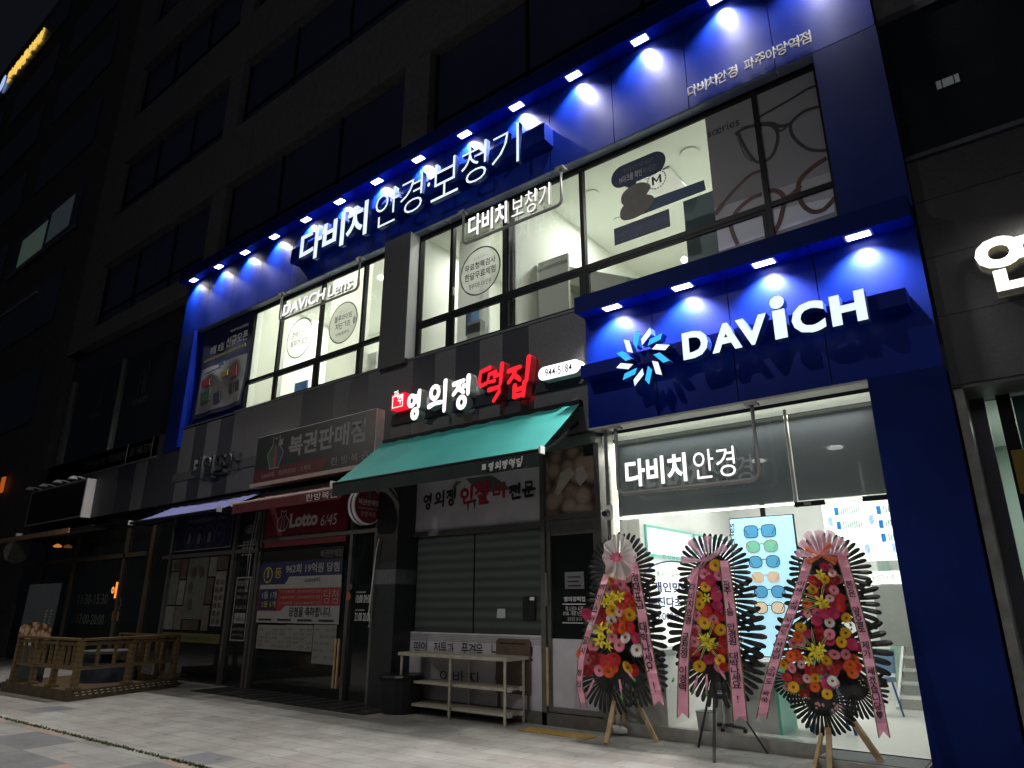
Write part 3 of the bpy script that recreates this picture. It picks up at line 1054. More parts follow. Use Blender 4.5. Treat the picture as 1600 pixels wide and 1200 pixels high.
t = thing("speech_bubble_sticker", "navy speech bubble sticker with two grey pebbles on the wide pane", "sticker", P(995, 310, YS))
nv_ = M("sticker_navy", (0.012, 0.035, 0.10), .5, 0, .05)
a, b = P(955, 282, YS), P(1040, 248, YS)
h = .20
zc = (a.z + b.z) / 2
w = MB()
x0, x1 = a.x + h, b.x - h
pl = [(x1 + h * math.sin(i * math.pi / 10), zc - h * math.cos(i * math.pi / 10)) for i in range(11)] + [(x0 - h * math.sin(i * math.pi / 10), zc + h * math.cos(i * math.pi / 10)) for i in range(11)]
w.face([(x, YS, z) for x, z in pl], nv_)
w.face([(x0 + .02, YS, zc - h + .01), (x0 + .22, YS, zc - h - .16), (x0 + .24, YS, zc - h + .01)][::-1], nv_)
w.build("bubble", t)
w = MB()
w.text("개인맞춤 누진다초점 MIDAS M", (x0 + .02, x1, zc + .04, zc + .12), YS - .003, prG)
w.text("M마크를 확인", (x0 - .05, x0 + (x1 - x0) * .62, zc - .13, zc + .0), YS - .003, prW, bold=.012)
w.text("하세요!", (x0 + (x1 - x0) * .66, x1 + .04, zc - .13, zc + .0), YS - .003, prG)
w.build("lettering", t)
w = MB()
c = P(1026, 281, YS)
w.disc(c.x, YS, c.z, .17, MATS["sticker_film"], n=30)
for k_ in range(20):
    an = k_ * math.pi / 10
    w.line([(c.x + .15 * math.cos(an), c.z + .15 * math.sin(an)), (c.x + .15 * math.cos(an + .2), c.z + .15 * math.sin(an + .2))], .02, YS - .003, ink)
mw = [(-.08, -.075), (-.045, -.075), (-.045, .02), (0, -.05), (.045, .02), (.045, -.075), (.08, -.075), (.08, .075), (.05, .075), (0, -.005), (-.05, .075), (-.08, .075)]
w.face([(c.x + p, YS - .003, c.z + q) for p, q in mw], ink)
w.build("round_mark", t)
w = MB()
peb = M("pebble_print", (.20, .185, .165), .6, 0, .08, 8)
for (px, py, rx, rz, tilt, dy) in ((992, 303, .26, .17, .25, 0), (994, 324, .30, .18, .3, .002)):
    c = P(px, py, YS)
    w.face([(c.x + rx * math.cos(i * .2618) * (1 + .06 * math.cos(3 * i * .2618)) , YS - .004 - dy, c.z + rz * math.sin(i * .2618) + tilt * rx * math.cos(i * .2618) * .35) for i in range(24)], peb)
w.build("pebbles", t)
w = MB()
q = [P(1020, 310, YS), P(1100, 281, YS), P(1103, 297, YS), P(991, 340, YS)]
w.face([(p.x, YS - .001, p.z) for p in (q[3], q[2], q[1], q[0])], M("sticker_blue", (.012, .06, .15), .5, 0, .05))
w.build("blue_stripe", t)
w = MB()
r = R4((959, 357), (1046, 327), (1047, 353), (961, 385), YS)
hh = (r[3] - r[2]) / 3
for i, (s, m) in enumerate((("✓ 독일 차이스의 설계로 넓고 편한 시야", nv_), ("✓ 양안 착용 시 무료 시 100%보상", M("sticker_blue", (.012, .06, .15))), ("✓ 합리적인 가격 최저가 도전 49,000원", nv_))):
    z1 = r[3] - i * hh
    w.rect((r[0], r[1], z1 - hh, z1), YS - .002, m)
    w.text(s, (r[0] + .06, r[1] - .05, z1 - hh * .75, z1 - hh * .25), YS - .0055, prG)
w.build("list_box", t)

# eyeglass poster
t = thing("eyeglass_poster", "tall grey poster of clear and brown eyeglasses at the right end of the windows", "poster", (-2.1, 8.48, 6))
pr = (-2.935, -1.365, 5.98, 8.615)
YP = 8.478
w = MB()
w.slab(pr, YP, YP + .006, M("poster_grey", (.27, .265, .275), .55, 0, .10, 1.5))
def poly(pxs, m, dy):
    w.face([(min(pr[1], max(pr[0], P(*q, YP).x)), YP - dy, P(*q, YP).z) for q in pxs], m)
poly(((1107, 352), (1303, 308), (1304, 331), (1113, 396))[::-1], M("poster_light", (.74, .74, .77), .55, 0, .05, 2), .0016)
poly(((1105, 330), (1300, 268), (1303, 308), (1107, 352))[::-1], M("poster_mid", (.45, .445, .46), .55, 0, .12, 2), .0014)
o = w.build("sheet", t)
w = MB()
def stroke(pts, wd, m, dy, smooth=True):
    q = [P(*p, YP) for p in pts]
    if smooth:
        out = []
        n = len(q)
        for i in range(n - 1):
            p0, p1, p2, p3 = q[max(0, i - 1)], q[i], q[i + 1], q[min(n - 1, i + 2)]
            for s in range(5):
                f = s / 5
                out.append(.5 * ((2 * p1) + (p2 - p0) * f + (2 * p0 - 5 * p1 + 4 * p2 - p3) * f * f + (3 * p1 - p0 - 3 * p2 + p3) * f ** 3))
        out.append(q[-1])
        q = out
    w.line([(p.x, p.z) for p in q], wd, YP - dy, m)
clr = M("clear_frame_print", (.038, .036, .038), .5, 0, .3, 40)
clr2 = M("clear_frame_soft", (.095, .092, .095), .5)
brn = M("brown_frame_print", (.085, .030, .020), .5, 0, .3, 10)
k = lambda x, y: (1080 + x / 4, y / 4)
stroke([k(*p) for p in ((285, 850), (330, 800), (470, 780), (530, 810), (540, 880), (500, 980), (420, 1015), (360, 960), (310, 870), (300, 840))], .045, clr, .004)
stroke([k(*p) for p in ((275, 840), (340, 800), (480, 770), (560, 790), (630, 770))], .05, clr, .0045)
stroke([k(*p) for p in ((840, 660), (720, 690), (640, 750), (620, 800), (650, 870), (740, 935), (860, 940))], .045, clr, .005)
stroke([k(*p) for p in ((530, 790), (560, 820), (620, 770))], .03, clr, .0055)
stroke([k(*p) for p in ((395, 750), (500, 690), (640, 610), (720, 560), (785, 535))], .032, clr, .006)
stroke([k(*p) for p in ((290, 850), (330, 960), (380, 1010))], .02, clr2, .0065)
k = lambda x, y: (910 + x / 3.81, 180 + y / 3.81)
stroke([k(*p) for p in ((795, 580), (850, 510), (920, 430), (1010, 350), (1100, 325))], .045, brn, .004)
stroke([k(*p) for p in ((790, 590), (815, 560), (840, 525))], .075, brn, .0045)
stroke([k(*p) for p in ((1070, 470), (1000, 500), (920, 570), (885, 640), (895, 700), (925, 770))], .06, brn, .005)
stroke([k(*p) for p in ((1085, 460), (1150, 450), (1200, 490), (1190, 580), (1160, 670), (1110, 730))], .065, brn, .0055)
stroke([k(*p) for p in ((1200, 500), (1250, 470), (1300, 420))], .06, brn, .006)
stroke([k(*p) for p in ((1455, 255), (1370, 310), (1300, 380), (1285, 450), (1310, 530), (1370, 575), (1440, 560), (1505, 490))], .06, brn, .0065)
stroke([k(*p) for p in ((795, 668), (890, 640))], .02, brn, .007)
w.build("print", o)
w = MB()
a, b = P(1104, 197, YP), P(1152, 176, YP)
w.text("sœries", (P(1104, 195, YP).x, P(1154, 180, YP).x, 8.13, 8.26), YP - .004, ink, bold=.0)
w.build("lettering", o)
# ================================================================== ground floor optician
SH = thing("optician_shop", "brightly lit white optician interior behind the tall entrance glass", "shop interior", (-3, 10, 0))
room(-4.98, -0.62, 8.55, 13.4, 0.10, 3.92, white, floorw, SH)
for x, y in ((-4.0, 9.6), (-2.2, 9.6), (-4.0, 11.8), (-2.2, 11.8)):
    light("ceiling_light", 'AREA', (x, y, 3.88), (x, y, 0), 20, (1.0, 1.0, 0.94), 1.0, 0.3)
light("led_line", 'AREA', (-3.0, 8.63, 3.72), (-3.0, 8.75, 0), 42, (1.0, 1.0, 0.92), 3.2, 0.08)
w = MB()
p = G(1305, 700, 3.9)
w.tube([(p.x, p.y, 3.89), (p.x, p.y, 3.905)], 0.11, led, 18)
w.tube([(p.x - 1.3, p.y + .3, 3.89), (p.x - 1.3, p.y + .3, 3.905)], 0.11, led, 18)
w.build("ceiling_lamp", SH)
# shopfront glazing
GF = thing("entrance_glazing", "frameless entrance glass of the optician with dark film across its top", "shop window", (-3, 8.5, 0))
w = MB()
w.box(-4.80, -2.30, 8.40, 8.52, 0.0, 0.145, steel)
w.box(-4.86, -4.80, 8.40, 8.56, 0.0, 3.96, steel)
w.box(-3.72, -3.70, 8.395, 8.40, 0.0, 0.14, chrome)
w.build("sill", GF)
MB().rect((-4.78, -2.345, 0.145, 3.86), 8.505, cgl).build("pane", GF)
MB().rect((-2.335, -1.345, 0.13, 2.70), 8.505, cgl).build("door_pane", GF)
def frosted(name, see, body):
    m = glass(name, (see, see * 1.05, see * 1.06), 1.4)
    nt = m.node_tree
    mx = [n for n in nt.nodes if n.bl_idname == 'ShaderNodeMixShader'][0]
    tr = [n for n in nt.nodes if n.bl_idname == 'ShaderNodeBsdfTransparent'][0]
    tl = nt.nodes.new("ShaderNodeBsdfTranslucent")
    tl.inputs[0].default_value = (*body, 1)
    m2 = nt.nodes.new("ShaderNodeMixShader")
    m2.inputs[0].default_value = 0.55
    nt.links.new(tr.outputs[0], m2.inputs[1])
    nt.links.new(tl.outputs[0], m2.inputs[2])
    nt.links.new(m2.outputs[0], mx.inputs[1])
    return m
film = frosted("dark_film", 0.042, (0.042, 0.048, 0.052))
w = MB()
w.rect((-4.735, -2.365, 2.735, 3.80), 8.515, film)
w.rect((-2.315, -1.35, 2.735, 3.80), 8.515, film)
w.build("film", GF)
w = MB()
w.box(-2.355, -2.325, 8.49, 8.53, 2.66, 3.86, chrome)
w.box(-2.36, -2.02, 8.49, 8.525, 2.665, 2.72, dark)
w.box(-1.62, -1.345, 8.49, 8.525, 2.665, 2.72, dark)
w.box(-2.25, -2.17, 8.485, 8.49, 2.675, 2.71, steel)
w.build("door_clamp", GF)
ledS = M("led_strip", (1, 1, .9), 0.5, 0, 0, em=(1, 1, 0.80), es=3.0)
w = MB()
w.box(-4.73, -1.36, 8.55, 8.57, 3.765, 3.80, ledS)
w.box(-4.785, -4.76, 8.53, 8.56, 1.38, 3.78, ledS)
w.box(-4.735, -1.36, 8.53, 8.56, 2.70, 2.722, ledS)
w.build("led_strip", GF)
w = MB()
w.box(-2.3, -1.34, 7.9, 8.45, 0.004, 0.10, steel)
w.box(-2.28, -1.36, 7.95, 8.44, 0.10, 0.108, M("ribbed_mat", (0.17, 0.18, 0.19), 0.7, 0, 0.15, 40))
o = w.build("entrance_step")
tag(o, "low steel entrance step with grey ribbed mat at the optician door", "step")

# display cabinet wall on the left
C = thing("display_cabinet", "white display cabinet with mint edged light boxes along the left shop wall", "cabinet", (-4.7, 10, 0.1))
mint = M("mint_edge", (0.25, 0.72, 0.58), 0.3, 0, 0.03, 3)
lbox = M("light_box", (0.8, 0.85, 0.95), 0.5, 0, 0, em=(0.80, 0.86, 1.0), es=0.72)
bsglow = M("box_and_sheet_glow", (0.9, 0.95, 0.9), 0.5, 0, 0, em=(0.93, 1.0, 0.92), es=0.80)
w = MB()
w.box(-4.97, -4.60, 8.85, 12.6, 0.1, 2.72, white)
w.box(-4.60, -4.30, 8.75, 10.8, 0.1, 0.95, white)
w.box(-4.60, -4.28, 8.72, 10.83, 0.95, 1.0, greyp)
w.build("carcass", C)
w = MB()
for a, b in ((8.98, 10.55), (10.66, 12.3)):
    w.box(-4.60, -4.57, a, b, 2.22, 2.66, mint)
w.build("mint_trim", C)
w = MB()
for a, b in ((9.02, 10.51), (10.70, 12.26)):
    w.box(-4.585, -4.565, a, b, 2.255, 2.62, lbox)
w.build("light_box", C)
w = MB()
xw = -4.46
w.box(-4.60, xw - 0.004, 9.10, 12.2, 1.02, 2.15, bsglow)
def side_text(body, tl, br, m, bold=0.0, hpx=None):
    a, b = PX(*tl, xw), PX(*br, xw)
    w.text3(body, (xw, a.y, b.z), (0, b.y - a.y, 0), (0, 0, a.z - b.z), m, bold)
side_text("눈 건강은 다비치안경", (1034, 861), (1092, 879), M("ink_grey", (.15, .15, .16)), 0.0)
side_text("최저가 도전", (1026, 893), (1061, 903), ink, 0.0)
side_text("개인맞춤", (1019, 908), (1078, 927), inkN, 0.03)
side_text("누진다초점", (1012, 932), (1078, 949), inkN, 0.03)
side_text("49,000원부터", (1019, 955), (1082, 969), inkN, 0.012)
aq = [PX(1050 + 45 * math.cos(t * math.pi / 16), 905 - 28 * math.sin(t * math.pi / 16), xw) for t in range(17)]
for p, q in zip(aq[:-1], aq[1:]):
    w.bar(p, q, 0.02, 0.006, inkN, up=(1, 0, 0))
w.build("price_panel", C)
# wall lettering on the back wall
w = MB()
a, b = P(1030, 800, 13.35), P(1085, 822, 13.35)
w.text("Lens", (a.x, b.x, b.z, a.z), 13.38, ink, bold=0)
w.build("lettering", SH)
# hanging sunglasses display
D = thing("sunglasses_display", "pale blue lit panel showing six pairs of sunglasses, hung inside the glass", "display", (-3.0, 9.2, 1.1))
pale = M("pale_blue_lit", (0.5, 0.8, 0.95), 0.5, 0, 0, em=(0.48, 0.82, 1.0), es=0.80)
dr = (-3.42, -2.60, 0.95, 2.66)
w = MB()
w.slab((dr[0] - .012, dr[1] + .012, dr[2] - .012, dr[3] + .012), 9.20, 9.24, dark)
w.build("frame", D)
w = MB()
w.slab(dr, 9.19, 9.199, pale)
w.build("panel", D)
w = MB()
a = P(1192, 800, 9.22)
w.box(a.x - .03, a.x + .03, 9.20, 9.23, 2.67, 3.88, dark)
w.build("hanger", D)
gl = [((285, 250), 130, 0, "k"), ((302, 365), 130, 1, "o"), ((320, 487), 128, 2, "k"), ((332, 607), 115, 3, "n"), ((362, 722), 128, 2, "k"), ((362, 845), 125, 4, "k")]
lensc = {0: (0.10, 0.40, 0.68), 1: (0.22, 0.62, 0.45), 2: (0.11, 0.42, 0.70), 3: (0.82, 0.62, 0.44), 4: (0.88, 0.70, 0.50)}
for (q, hw, kind, rim) in gl:
    c = P(1130 + q[0] / 5, 780 + q[1] / 5, 9.186)
    e = P(1130 + (q[0] + hw) / 5, 780 + q[1] / 5, 9.186).x - c.x
    w = MB()
    lm = M("lens_print_%d" % kind, lensc[kind], 0.5, 0, 0.04, 3, em=lensc[kind], es=0.55)
    rm = M("rim_print_" + rim, {"k": (.03, .03, .04), "o": (.55, .33, .12), "n": (.6, .45, .3)}[rim], 0.5, 0, 0)
    for s in (-1, 1):
        pts = []
        for t in range(20):
            an = t * math.pi / 10
            rx, rz = e * 0.43, e * 0.37
            if kind == 0: k_ = (abs(math.cos(an)) ** 4 + abs(math.sin(an)) ** 4) ** -.25
            else: k_ = 1.0 + 0.035 * math.cos(4 * an + 3.1) - 0.06 * math.sin(an) * (1 if kind != 2 else .4)
            pts.append((c.x + s * e * 0.54 + rx * k_ * math.cos(an), c.z + rz * k_ * math.sin(an)))
        w.face([(x, 9.1845, z) for x, z in pts], lm)
        w.line(pts, 0.010 if rim != "n" else 0.004, 9.1835, rm, True)
        w.line([(c.x + s * e * 0.97, c.z + e * .22), (c.x + s * e * 0.72, c.z - e * .2)], 0.007, 9.183, rm)
    w.line([(c.x - e * .12, c.z + e * .10), (c.x, c.z + e * .15), (c.x + e * .12, c.z + e * .10)], 0.011, 9.183, rm)
    w.build("glasses_picture", D)
w = MB()
o_ = P(1149, 868, 9.186); u_ = P(1147, 818, 9.186)
w.text3("sœries", o_, u_ - o_ , Vector((-0.075, 0, 0)), ink, 0.0)
w.build("lettering", D)
# printed plan sheet seen from behind
Q = MB()
r = (P(1283, 787, 9.7).x, P(1420, 787, 9.7).x, P(1330, 878, 9.7).z, P(1330, 783, 9.7).z)
Q.slab(r, 9.70, 9.72, bsglow)  # paper sheet and tags glow by emission, standing in for light on them
btag = M("blue_tag_glow", (0.03, 0.25, 0.70), 0.5, 0, 0, em=(.03, .28, .75), es=.4)
gtxt = M("faint_print", (0.35, 0.42, 0.5), 0.6, 0, 0)
for (x, y) in ((1306, 799), (1310, 821), (1372, 797), (1376, 819), (1380, 840)):
    a = P(x, y, 9.69)
    Q.rect((a.x - .02, a.x + .03, a.z - .05, a.z + .05), 9.695, btag)
    for k_ in range(9):
        xk = a.x + 0.06 + k_ * 0.026
        if xk < r[1] - .02:
            Q.rect((xk, xk + 0.010, a.z - .05 + random.uniform(0, .02), a.z + .05), 9.695, gtxt)
for (x, y) in ((1294, 815), (1358, 812), (1352, 858), (1395, 857)):
    a = P(x, y, 9.69)
    for k_ in range(4):
        Q.rect((a.x + k_ * .014, a.x + k_ * .014 + .007, a.z - .05 + random.uniform(-.02, .02), a.z + .06), 9.695, btag)
tag(Q.build("plan_sheet"), "large white sheet with blue tags taped inside the entrance door glass", "poster")
w = MB()
r = R((1356, 893), (1412, 912), 11.6)
w.slab(r, 11.58, 11.62, bsglow)
w.text("당신의 시력", (r[0] + .05, r[1] - .1, r[2] + .05, r[3] - .05), 11.575, ink, bold=0)
w.slab((r[0] + .03, r[1], r[2] - .85, r[2] - .02), 11.58, 11.62, M("mirror_grey", (0.32, 0.33, 0.31), 0.3, 0, 0.03))
tag(w.build("vision_mirror"), "grey mirror under a lettered white header at the back of the shop", "mirror")
# stairs
ST = thing("staircase", "terrazzo staircase with a mint glass side panel at the back right of the shop", "stairs", (-1, 11, 0.1))
w = MB()
f0 = G(1409, 1108, 0.1)
for i in range(13):
    w.box(f0.x, -0.64, f0.y + i * 0.27, f0.y + i * 0.27 + 0.275 + (0.0 if i < 12 else 0), 0.10 + (0 if i == 0 else 0.0), 0.1 + 0.17 * (i + 1) - 0.03, M("terrazzo_step", (0.42, 0.41, 0.39), 0.5, 0, 0.3, 70))
    w.box(f0.x - .01, -0.64, f0.y + i * 0.27 - 0.02, f0.y + i * 0.27 + 0.275, 0.1 + 0.17 * (i + 1) - 0.03, 0.1 + 0.17 * (i + 1), white)
w.build("steps", ST)
w = MB()
w.bar((f0.x - .04, f0.y - .05, 0.1), (f0.x - .04, f0.y + 2.9, 2.1), 0.05, 0.10, white)
w.bar((f0.x - .04, f0.y - .03, 0.12), (f0.x - .04, f0.y - .03, 3.8), 0.05, 0.05, white)
w.build("stringer", ST)
MB().face([(f0.x - .04, f0.y, 0.25), (f0.x - .04, f0.y + 2.6, 2.0), (f0.x - .04, f0.y + 2.6, 3.2), (f0.x - .04, f0.y, 2.6)], M("mint_glass", (0.55, 0.78, 0.68), 0.15)).build("glass_panel", ST)
# stool, bin, chairs, desk
T = thing("stool", "black round swivel stool on a star base inside the shop", "stool", (0, 0, 0))
p = G(1132, 1142, 0.1)
T.location = p
z0 = 0.1
hs = P(1113, 1078, p.y).z
w = MB()
for k_ in range(5):
    a = k_ * 1.2566
    w.bar((p.x, p.y, z0 + .07), (p.x + .26 * math.cos(a), p.y + .26 * math.sin(a), z0 + .05), 0.04, 0.025, dark)
    w.box(p.x + .26 * math.cos(a) - .02, p.x + .26 * math.cos(a) + .02, p.y + .26 * math.sin(a) - .02, p.y + .26 * math.sin(a) + .02, z0, z0 + .045, black)
w.build("star_base", T)
w = MB(); w.tube([(p.x, p.y, z0 + .06), (p.x, p.y, hs - .08)], 0.025, steel, 10); w.bar((p.x, p.y, hs - .09), (p.x + .14, p.y - .1, hs - .16), .012, .012, dark); w.build("post", T)
w = MB(); w.tube([(p.x, p.y, hs - .08), (p.x, p.y, hs - .07), (p.x, p.y, hs - .02), (p.x, p.y, hs)], [.16, .175, .175, .16], M("black_leather", (0.03, 0.03, 0.032), 0.5, 0, .2, 20), 20); w.build("seat", T)
w = MB()
p = G(1106, 1145, 0.1)
zt = P(1106, 1111, p.y).z
w.tube([(p.x, p.y, 0.1), (p.x, p.y, 0.12), (p.x, p.y, zt)], [.10, .105, .125], white, 20, cap=False)
w.tube([(p.x, p.y, 0.105), (p.x, p.y, 0.115)], .10, white, 20)
w.tube([(p.x, p.y, zt - .01), (p.x, p.y, zt)], [.126, .128], greyp, 20, cap=False)
tag(w.build("waste_bin"), "small white cylindrical waste bin on the shop floor beside the stool", "bin")
p = G(1225, 1150, 0.1)
DK = thing("service_desk", "white service desk with a mint glass end panel behind the flower stands", "desk", (p.x, p.y, .1))
w = MB(); w.box(p.x - 0.85, p.x - .06, p.y + .05, p.y + .6, .1, .86, white); w.box(p.x - .9, p.x + .5, p.y, p.y + .65, .86, .9, white); w.build("body", DK)
w = MB(); w.box(p.x - .055, p.x - .02, p.y + .03, p.y + .62, .1, .858, mint); w.build("end_panel", DK)
def chair(px, py, label, rz):
    p = G(px, py, .1)
    t = thing("shop_chair", label, "chair", p, "blue legged chairs in the optician shop")
    t.rotation_euler = (0, 0, rz)
    bl = M("blue_leg", (0.03, 0.09, 0.28), 0.4)
    for sx_ in (-1, 1):
        for sy_2 in (-1, 1):
            MB().bar((sx_ * .23, sy_2 * .22, 0), (sx_ * .17, sy_2 * .17, .44), .026, .026, bl).build("leg", t, loc=(0, 0, 0))
    MB().box(-.21, .21, -.21, .21, .44, .50, M("chair_cloth", (.12, .2, .3), .8, 0, .1, 30)).build("seat", t, loc=(0, 0, 0))
    MB().bar((0, .21, .55), (0, .25, .86), .40, .05, M("chair_cloth", (.12, .2, .3), .8), up=(0, 1, 0)).build("backrest", t, loc=(0, 0, 0))
chair(1300, 1143, "blue legged chair by the service desk, nearer to the glass", 0.4)
chair(1372, 1118, "blue legged chair standing nearest to the staircase", -0.5)

# ================================================================== wreath stands
GERB = {}
def petal_disc(n, r0, r1, wd, lift, off=0.0, z0=0.0):
    vs, fs = [], []
    for k_ in range(n):
        a = 2 * math.pi * k_ / n + off
        ca, sa = math.cos(a), math.sin(a)
        b = len(vs)
        for rr, ww, zz in ((r0, wd * .5, z0), (r0 + (r1 - r0) * .65, wd, z0 + lift * .8), (r1, wd * .35, z0 + lift)):
            vs.append((rr * ca - ww * sa, rr * sa + ww * ca, zz))
            vs.append((rr * ca + ww * sa, rr * sa - ww * ca, zz))
        fs += [(b, b + 1, b + 3, b + 2), (b + 2, b + 3, b + 5, b + 4)]
    return vs, fs
FC = {"red": (.62, .014, .025), "pink": (.85, .27, .38), "orange": (.85, .13, .012), "yellow": (.88, .50, .012), "white": (.85, .83, .78), "mag": (.62, .025, .14), "dred": (.36, .010, .025), "blush": (.85, .52, .50)}
def gerbera_mesh(c):
    if c in GERB: return GERB[c]
    mb = MB()
    pm = M("petal_" + c, FC[c], 0.6, 0, 0.18, 25)
    cm = M("flower_eye", (0.16, 0.10, 0.02) if c in ("yellow", "white", "orange") else (0.26, 0.10, 0.04), 0.8, 0, .3, 60)
    for n, r0, r1, wd, li, of, z0 in ((20, .25, 1.0, .15, .16, 0, 0), (20, .25, .86, .14, .24, .16, .04), (16, .18, .55, .10, .2, .1, .12)):
        mb.add(*petal_disc(n, r0, r1, wd, li, of, z0), pm)
    vs, fs = petal_disc(12, .0, .26, .07, .06, 0, .24)
    mb.add(vs, fs, cm)
    k_ = 14
    mb.add([(.26 * math.cos(2 * math.pi * i / k_), .26 * math.sin(2 * math.pi * i / k_), .2) for i in range(k_)] + [(0, 0, .27)], [(i, (i + 1) % k_, k_) for i in range(k_)], cm)
    mb.add([(.95 * math.cos(2 * math.pi * i / k_) * .5, .95 * math.sin(2 * math.pi * i / k_) * .5, -.05) for i in range(k_)], [range(k_)], pm)
    o = mb.build("gerbera")
    GERB[c] = o.data
    COL.objects.unlink(o)
    bpy.data.objects.remove(o)
    return GERB[c]
def lily_mesh():
    if "lily" in GERB: return GERB["lily"]
    mb = MB()
    lm = M("lily_yellow", (0.86, 0.74, 0.05), 0.5, 0, 0.15, 12)
    for k_ in range(6):
        a = k_ * math.pi / 3 + (0.1 if k_ % 2 else 0)
        ca, sa = math.cos(a), math.sin(a)
        vs = []
        for rr, ww, zz in ((.05, .04, 0), (.35, .20, .22), (.7, .22, .32), (1.0, .10, .22), (1.15, .015, .1)):
            vs += [(rr * ca - ww * sa, rr * sa + ww * ca, zz), (rr * ca, rr * sa, zz - .05), (rr * ca + ww * sa, rr * sa - ww * ca, zz)]
        fs = []
        for i in range(4):
            b = 3 * i
            fs += [(b, b + 1, b + 4, b + 3), (b + 1, b + 2, b + 5, b + 4)]
        mb.add(vs, fs, lm)
    st = M("stamen", (0.45, 0.2, 0.03), 0.8, 0, 0)
    for k_ in range(5):
        a = k_ * 1.2566
        mb.tube([(0, 0, 0), (.14 * math.cos(a), .14 * math.sin(a), .5)], .025, st, 5)
    o = mb.build("lily")
    GERB["lily"] = o.data
    COL.objects.unlink(o)
    bpy.data.objects.remove(o)
    return GERB["lily"]
fanM = M("fan_leaf_black", (0.012, 0.014, 0.015), 0.32, 0, 0.2, 8)
trimM = ramp_mat("ribbon_edge", 'VORONOI', 26, [(0.0, (0.02, 0.10, 0.03)), (0.35, (0.22, 0.14, 0.03)), (0.55, (0.03, 0.16, 0.05)), (0.8, (0.20, 0.02, 0.12)), (1.0, (0.3, 0.22, 0.05))], 0.4)
ribM = M("ribbon_pink", (0.84, 0.36, 0.50), 0.42, 0, 0.10, 9, 0.25)
leafG = M("foliage_green", (0.035, 0.11, 0.03), 0.55, 0, 0.3, 10)
leafC = M("leaf_cream_edge", (0.55, 0.52, 0.22), 0.55, 0, 0.1, 10)
babyw = M("baby_breath", (0.6, 0.62, 0.52), 0.7, 0, 0.1)
def face_matrix(loc, nrm, r, spin):
    q = Vector(nrm).to_track_quat('Z', 'Y').to_matrix().to_4x4()
    return Matrix.Translation(loc) @ q @ Matrix.Rotation(spin, 4, 'Z') @ Matrix.Scale(r, 4)
toCam = Vector((0.25, -1, -0.05))
def wreath(label, yc, base, fans, flowers, lilies, leaves, ribbons, bow, legs, legm, tails, small=()):
    t = thing("wreath_stand", label, "flower stand", base, "congratulation wreath stands at the entrance")
    base = Vector(base)
    mpp = (P(1001, 950, yc) - P(1000, 950, yc)).length
    c0 = fans[0][0]
    mpp = (P(c0[0] + 5, c0[1], yc) - P(c0[0] - 5, c0[1], yc)).length / 10
    for i, (q, rp, a0, a1) in enumerate(fans):
        c = P(*q, yc + 0.05 + 0.022 * i)
        Rr = rp * mpp * .96
        r0 = Rr * 0.54
        mb = MB()
        n = int((a1 - a0) / 9.0)
        for k_ in range(n + 1):
            a = math.radians(a0 + (a1 - a0) * k_ / n)
            d = Vector((math.cos(a), 0, math.sin(a)))
            e = Vector((-math.sin(a), 0, math.cos(a)))
            Lr = Rr * random.uniform(.95, 1.02)
            wd = Rr * 0.052
            vs = []
            for f, ww, yy in ((0, .3, 0), (.35, .62, -.012), (.66, .92, -.01), (.88, 1.0, 0.004), (.965, .72, .014), (1, .25, .02)):
                cc_ = c + d * (r0 * .45 + (Lr - r0 * .45) * f) + Vector((0, yy + .018 * f, 0))
                vs += [cc_ + e * wd * ww, cc_ + Vector((0, -.006, 0)), cc_ - e * wd * ww]
            fs = []
            for s_ in range(5):
                b = 3 * s_
                fs += [(b, b + 1, b + 4, b + 3), (b + 1, b + 2, b + 5, b + 4)]
            mb.add(vs, fs, fanM)
        # perforated hub disc
        k_ = 26
        hub = [c + Vector((r0 * .86 * math.cos(2 * math.pi * j / k_), .004, r0 * .86 * math.sin(2 * math.pi * j / k_))) for j in range(k_)]
        mb.add(hub + [c + Vector((0, -.02, 0))], [(j, (j + 1) % k_, k_) for j in range(k_)], fanM)
        mb.build("leaf_fan", t)
    # more blooms packed behind the front ones
    extra = []
    for k_ in range(len(flowers) * 2 // 3):
        q, col = random.choice(flowers)
        extra.append(((q[0] + random.gauss(0, 6), q[1] + random.gauss(0, 7)), random.choice((col, "red", "mag", "pink", "dred", "blush"))))
    # green filler and wire frame behind the flowers
    mb = MB()
    for (q, col) in flowers:
        for _ in range(7):
            p = P(q[0] + random.gauss(0, 5), q[1] + random.gauss(0, 5), yc - .02 + random.uniform(-.02, .03))
            a = random.uniform(0, 6.28)
            d = Vector((math.cos(a), random.uniform(-.5, .1), math.sin(a))) * random.uniform(.02, .06)
            e = d.cross(Vector((0, 1, 0))).normalized() * .010
            mb.face([p, p + d * .5 + e, p + d, p + d * .5 - e], leafG)
    for _ in range(14):
        q = random.choice(flowers)[0]
        p = P(q[0] + random.gauss(0, 9), q[1] + random.gauss(0, 7), yc - .09)
        for _ in range(7):
            pp = p + Vector((random.gauss(0, .018), random.gauss(0, .008), random.gauss(0, .018)))
            s_ = .006
            mb.face([pp + Vector((-s_, 0, 0)), pp + Vector((0, 0, -s_)), pp + Vector((s_, 0, 0)), pp + Vector((0, 0, s_))], babyw)
    mb.build("foliage", t)
    for n_f, (q, col) in enumerate(extra + list(flowers)):
        p = P(q[0], q[1], yc - (random.uniform(.02, .04) if n_f < len(extra) else random.uniform(.07, .13)))
        n = toCam + Vector((random.gauss(0, .35), 0, random.gauss(0, .30)))
        r_ = mpp * random.uniform(7.8, 9.8) * (0.8 if col == "blush" else 1)
        o = bpy.data.objects.new("gerbera", gerbera_mesh(col))
        COL.objects.link(o)
        o.parent = t
        o.matrix_local = Matrix.Translation(-base) @ face_matrix(p, n, r_, random.uniform(0, 6))
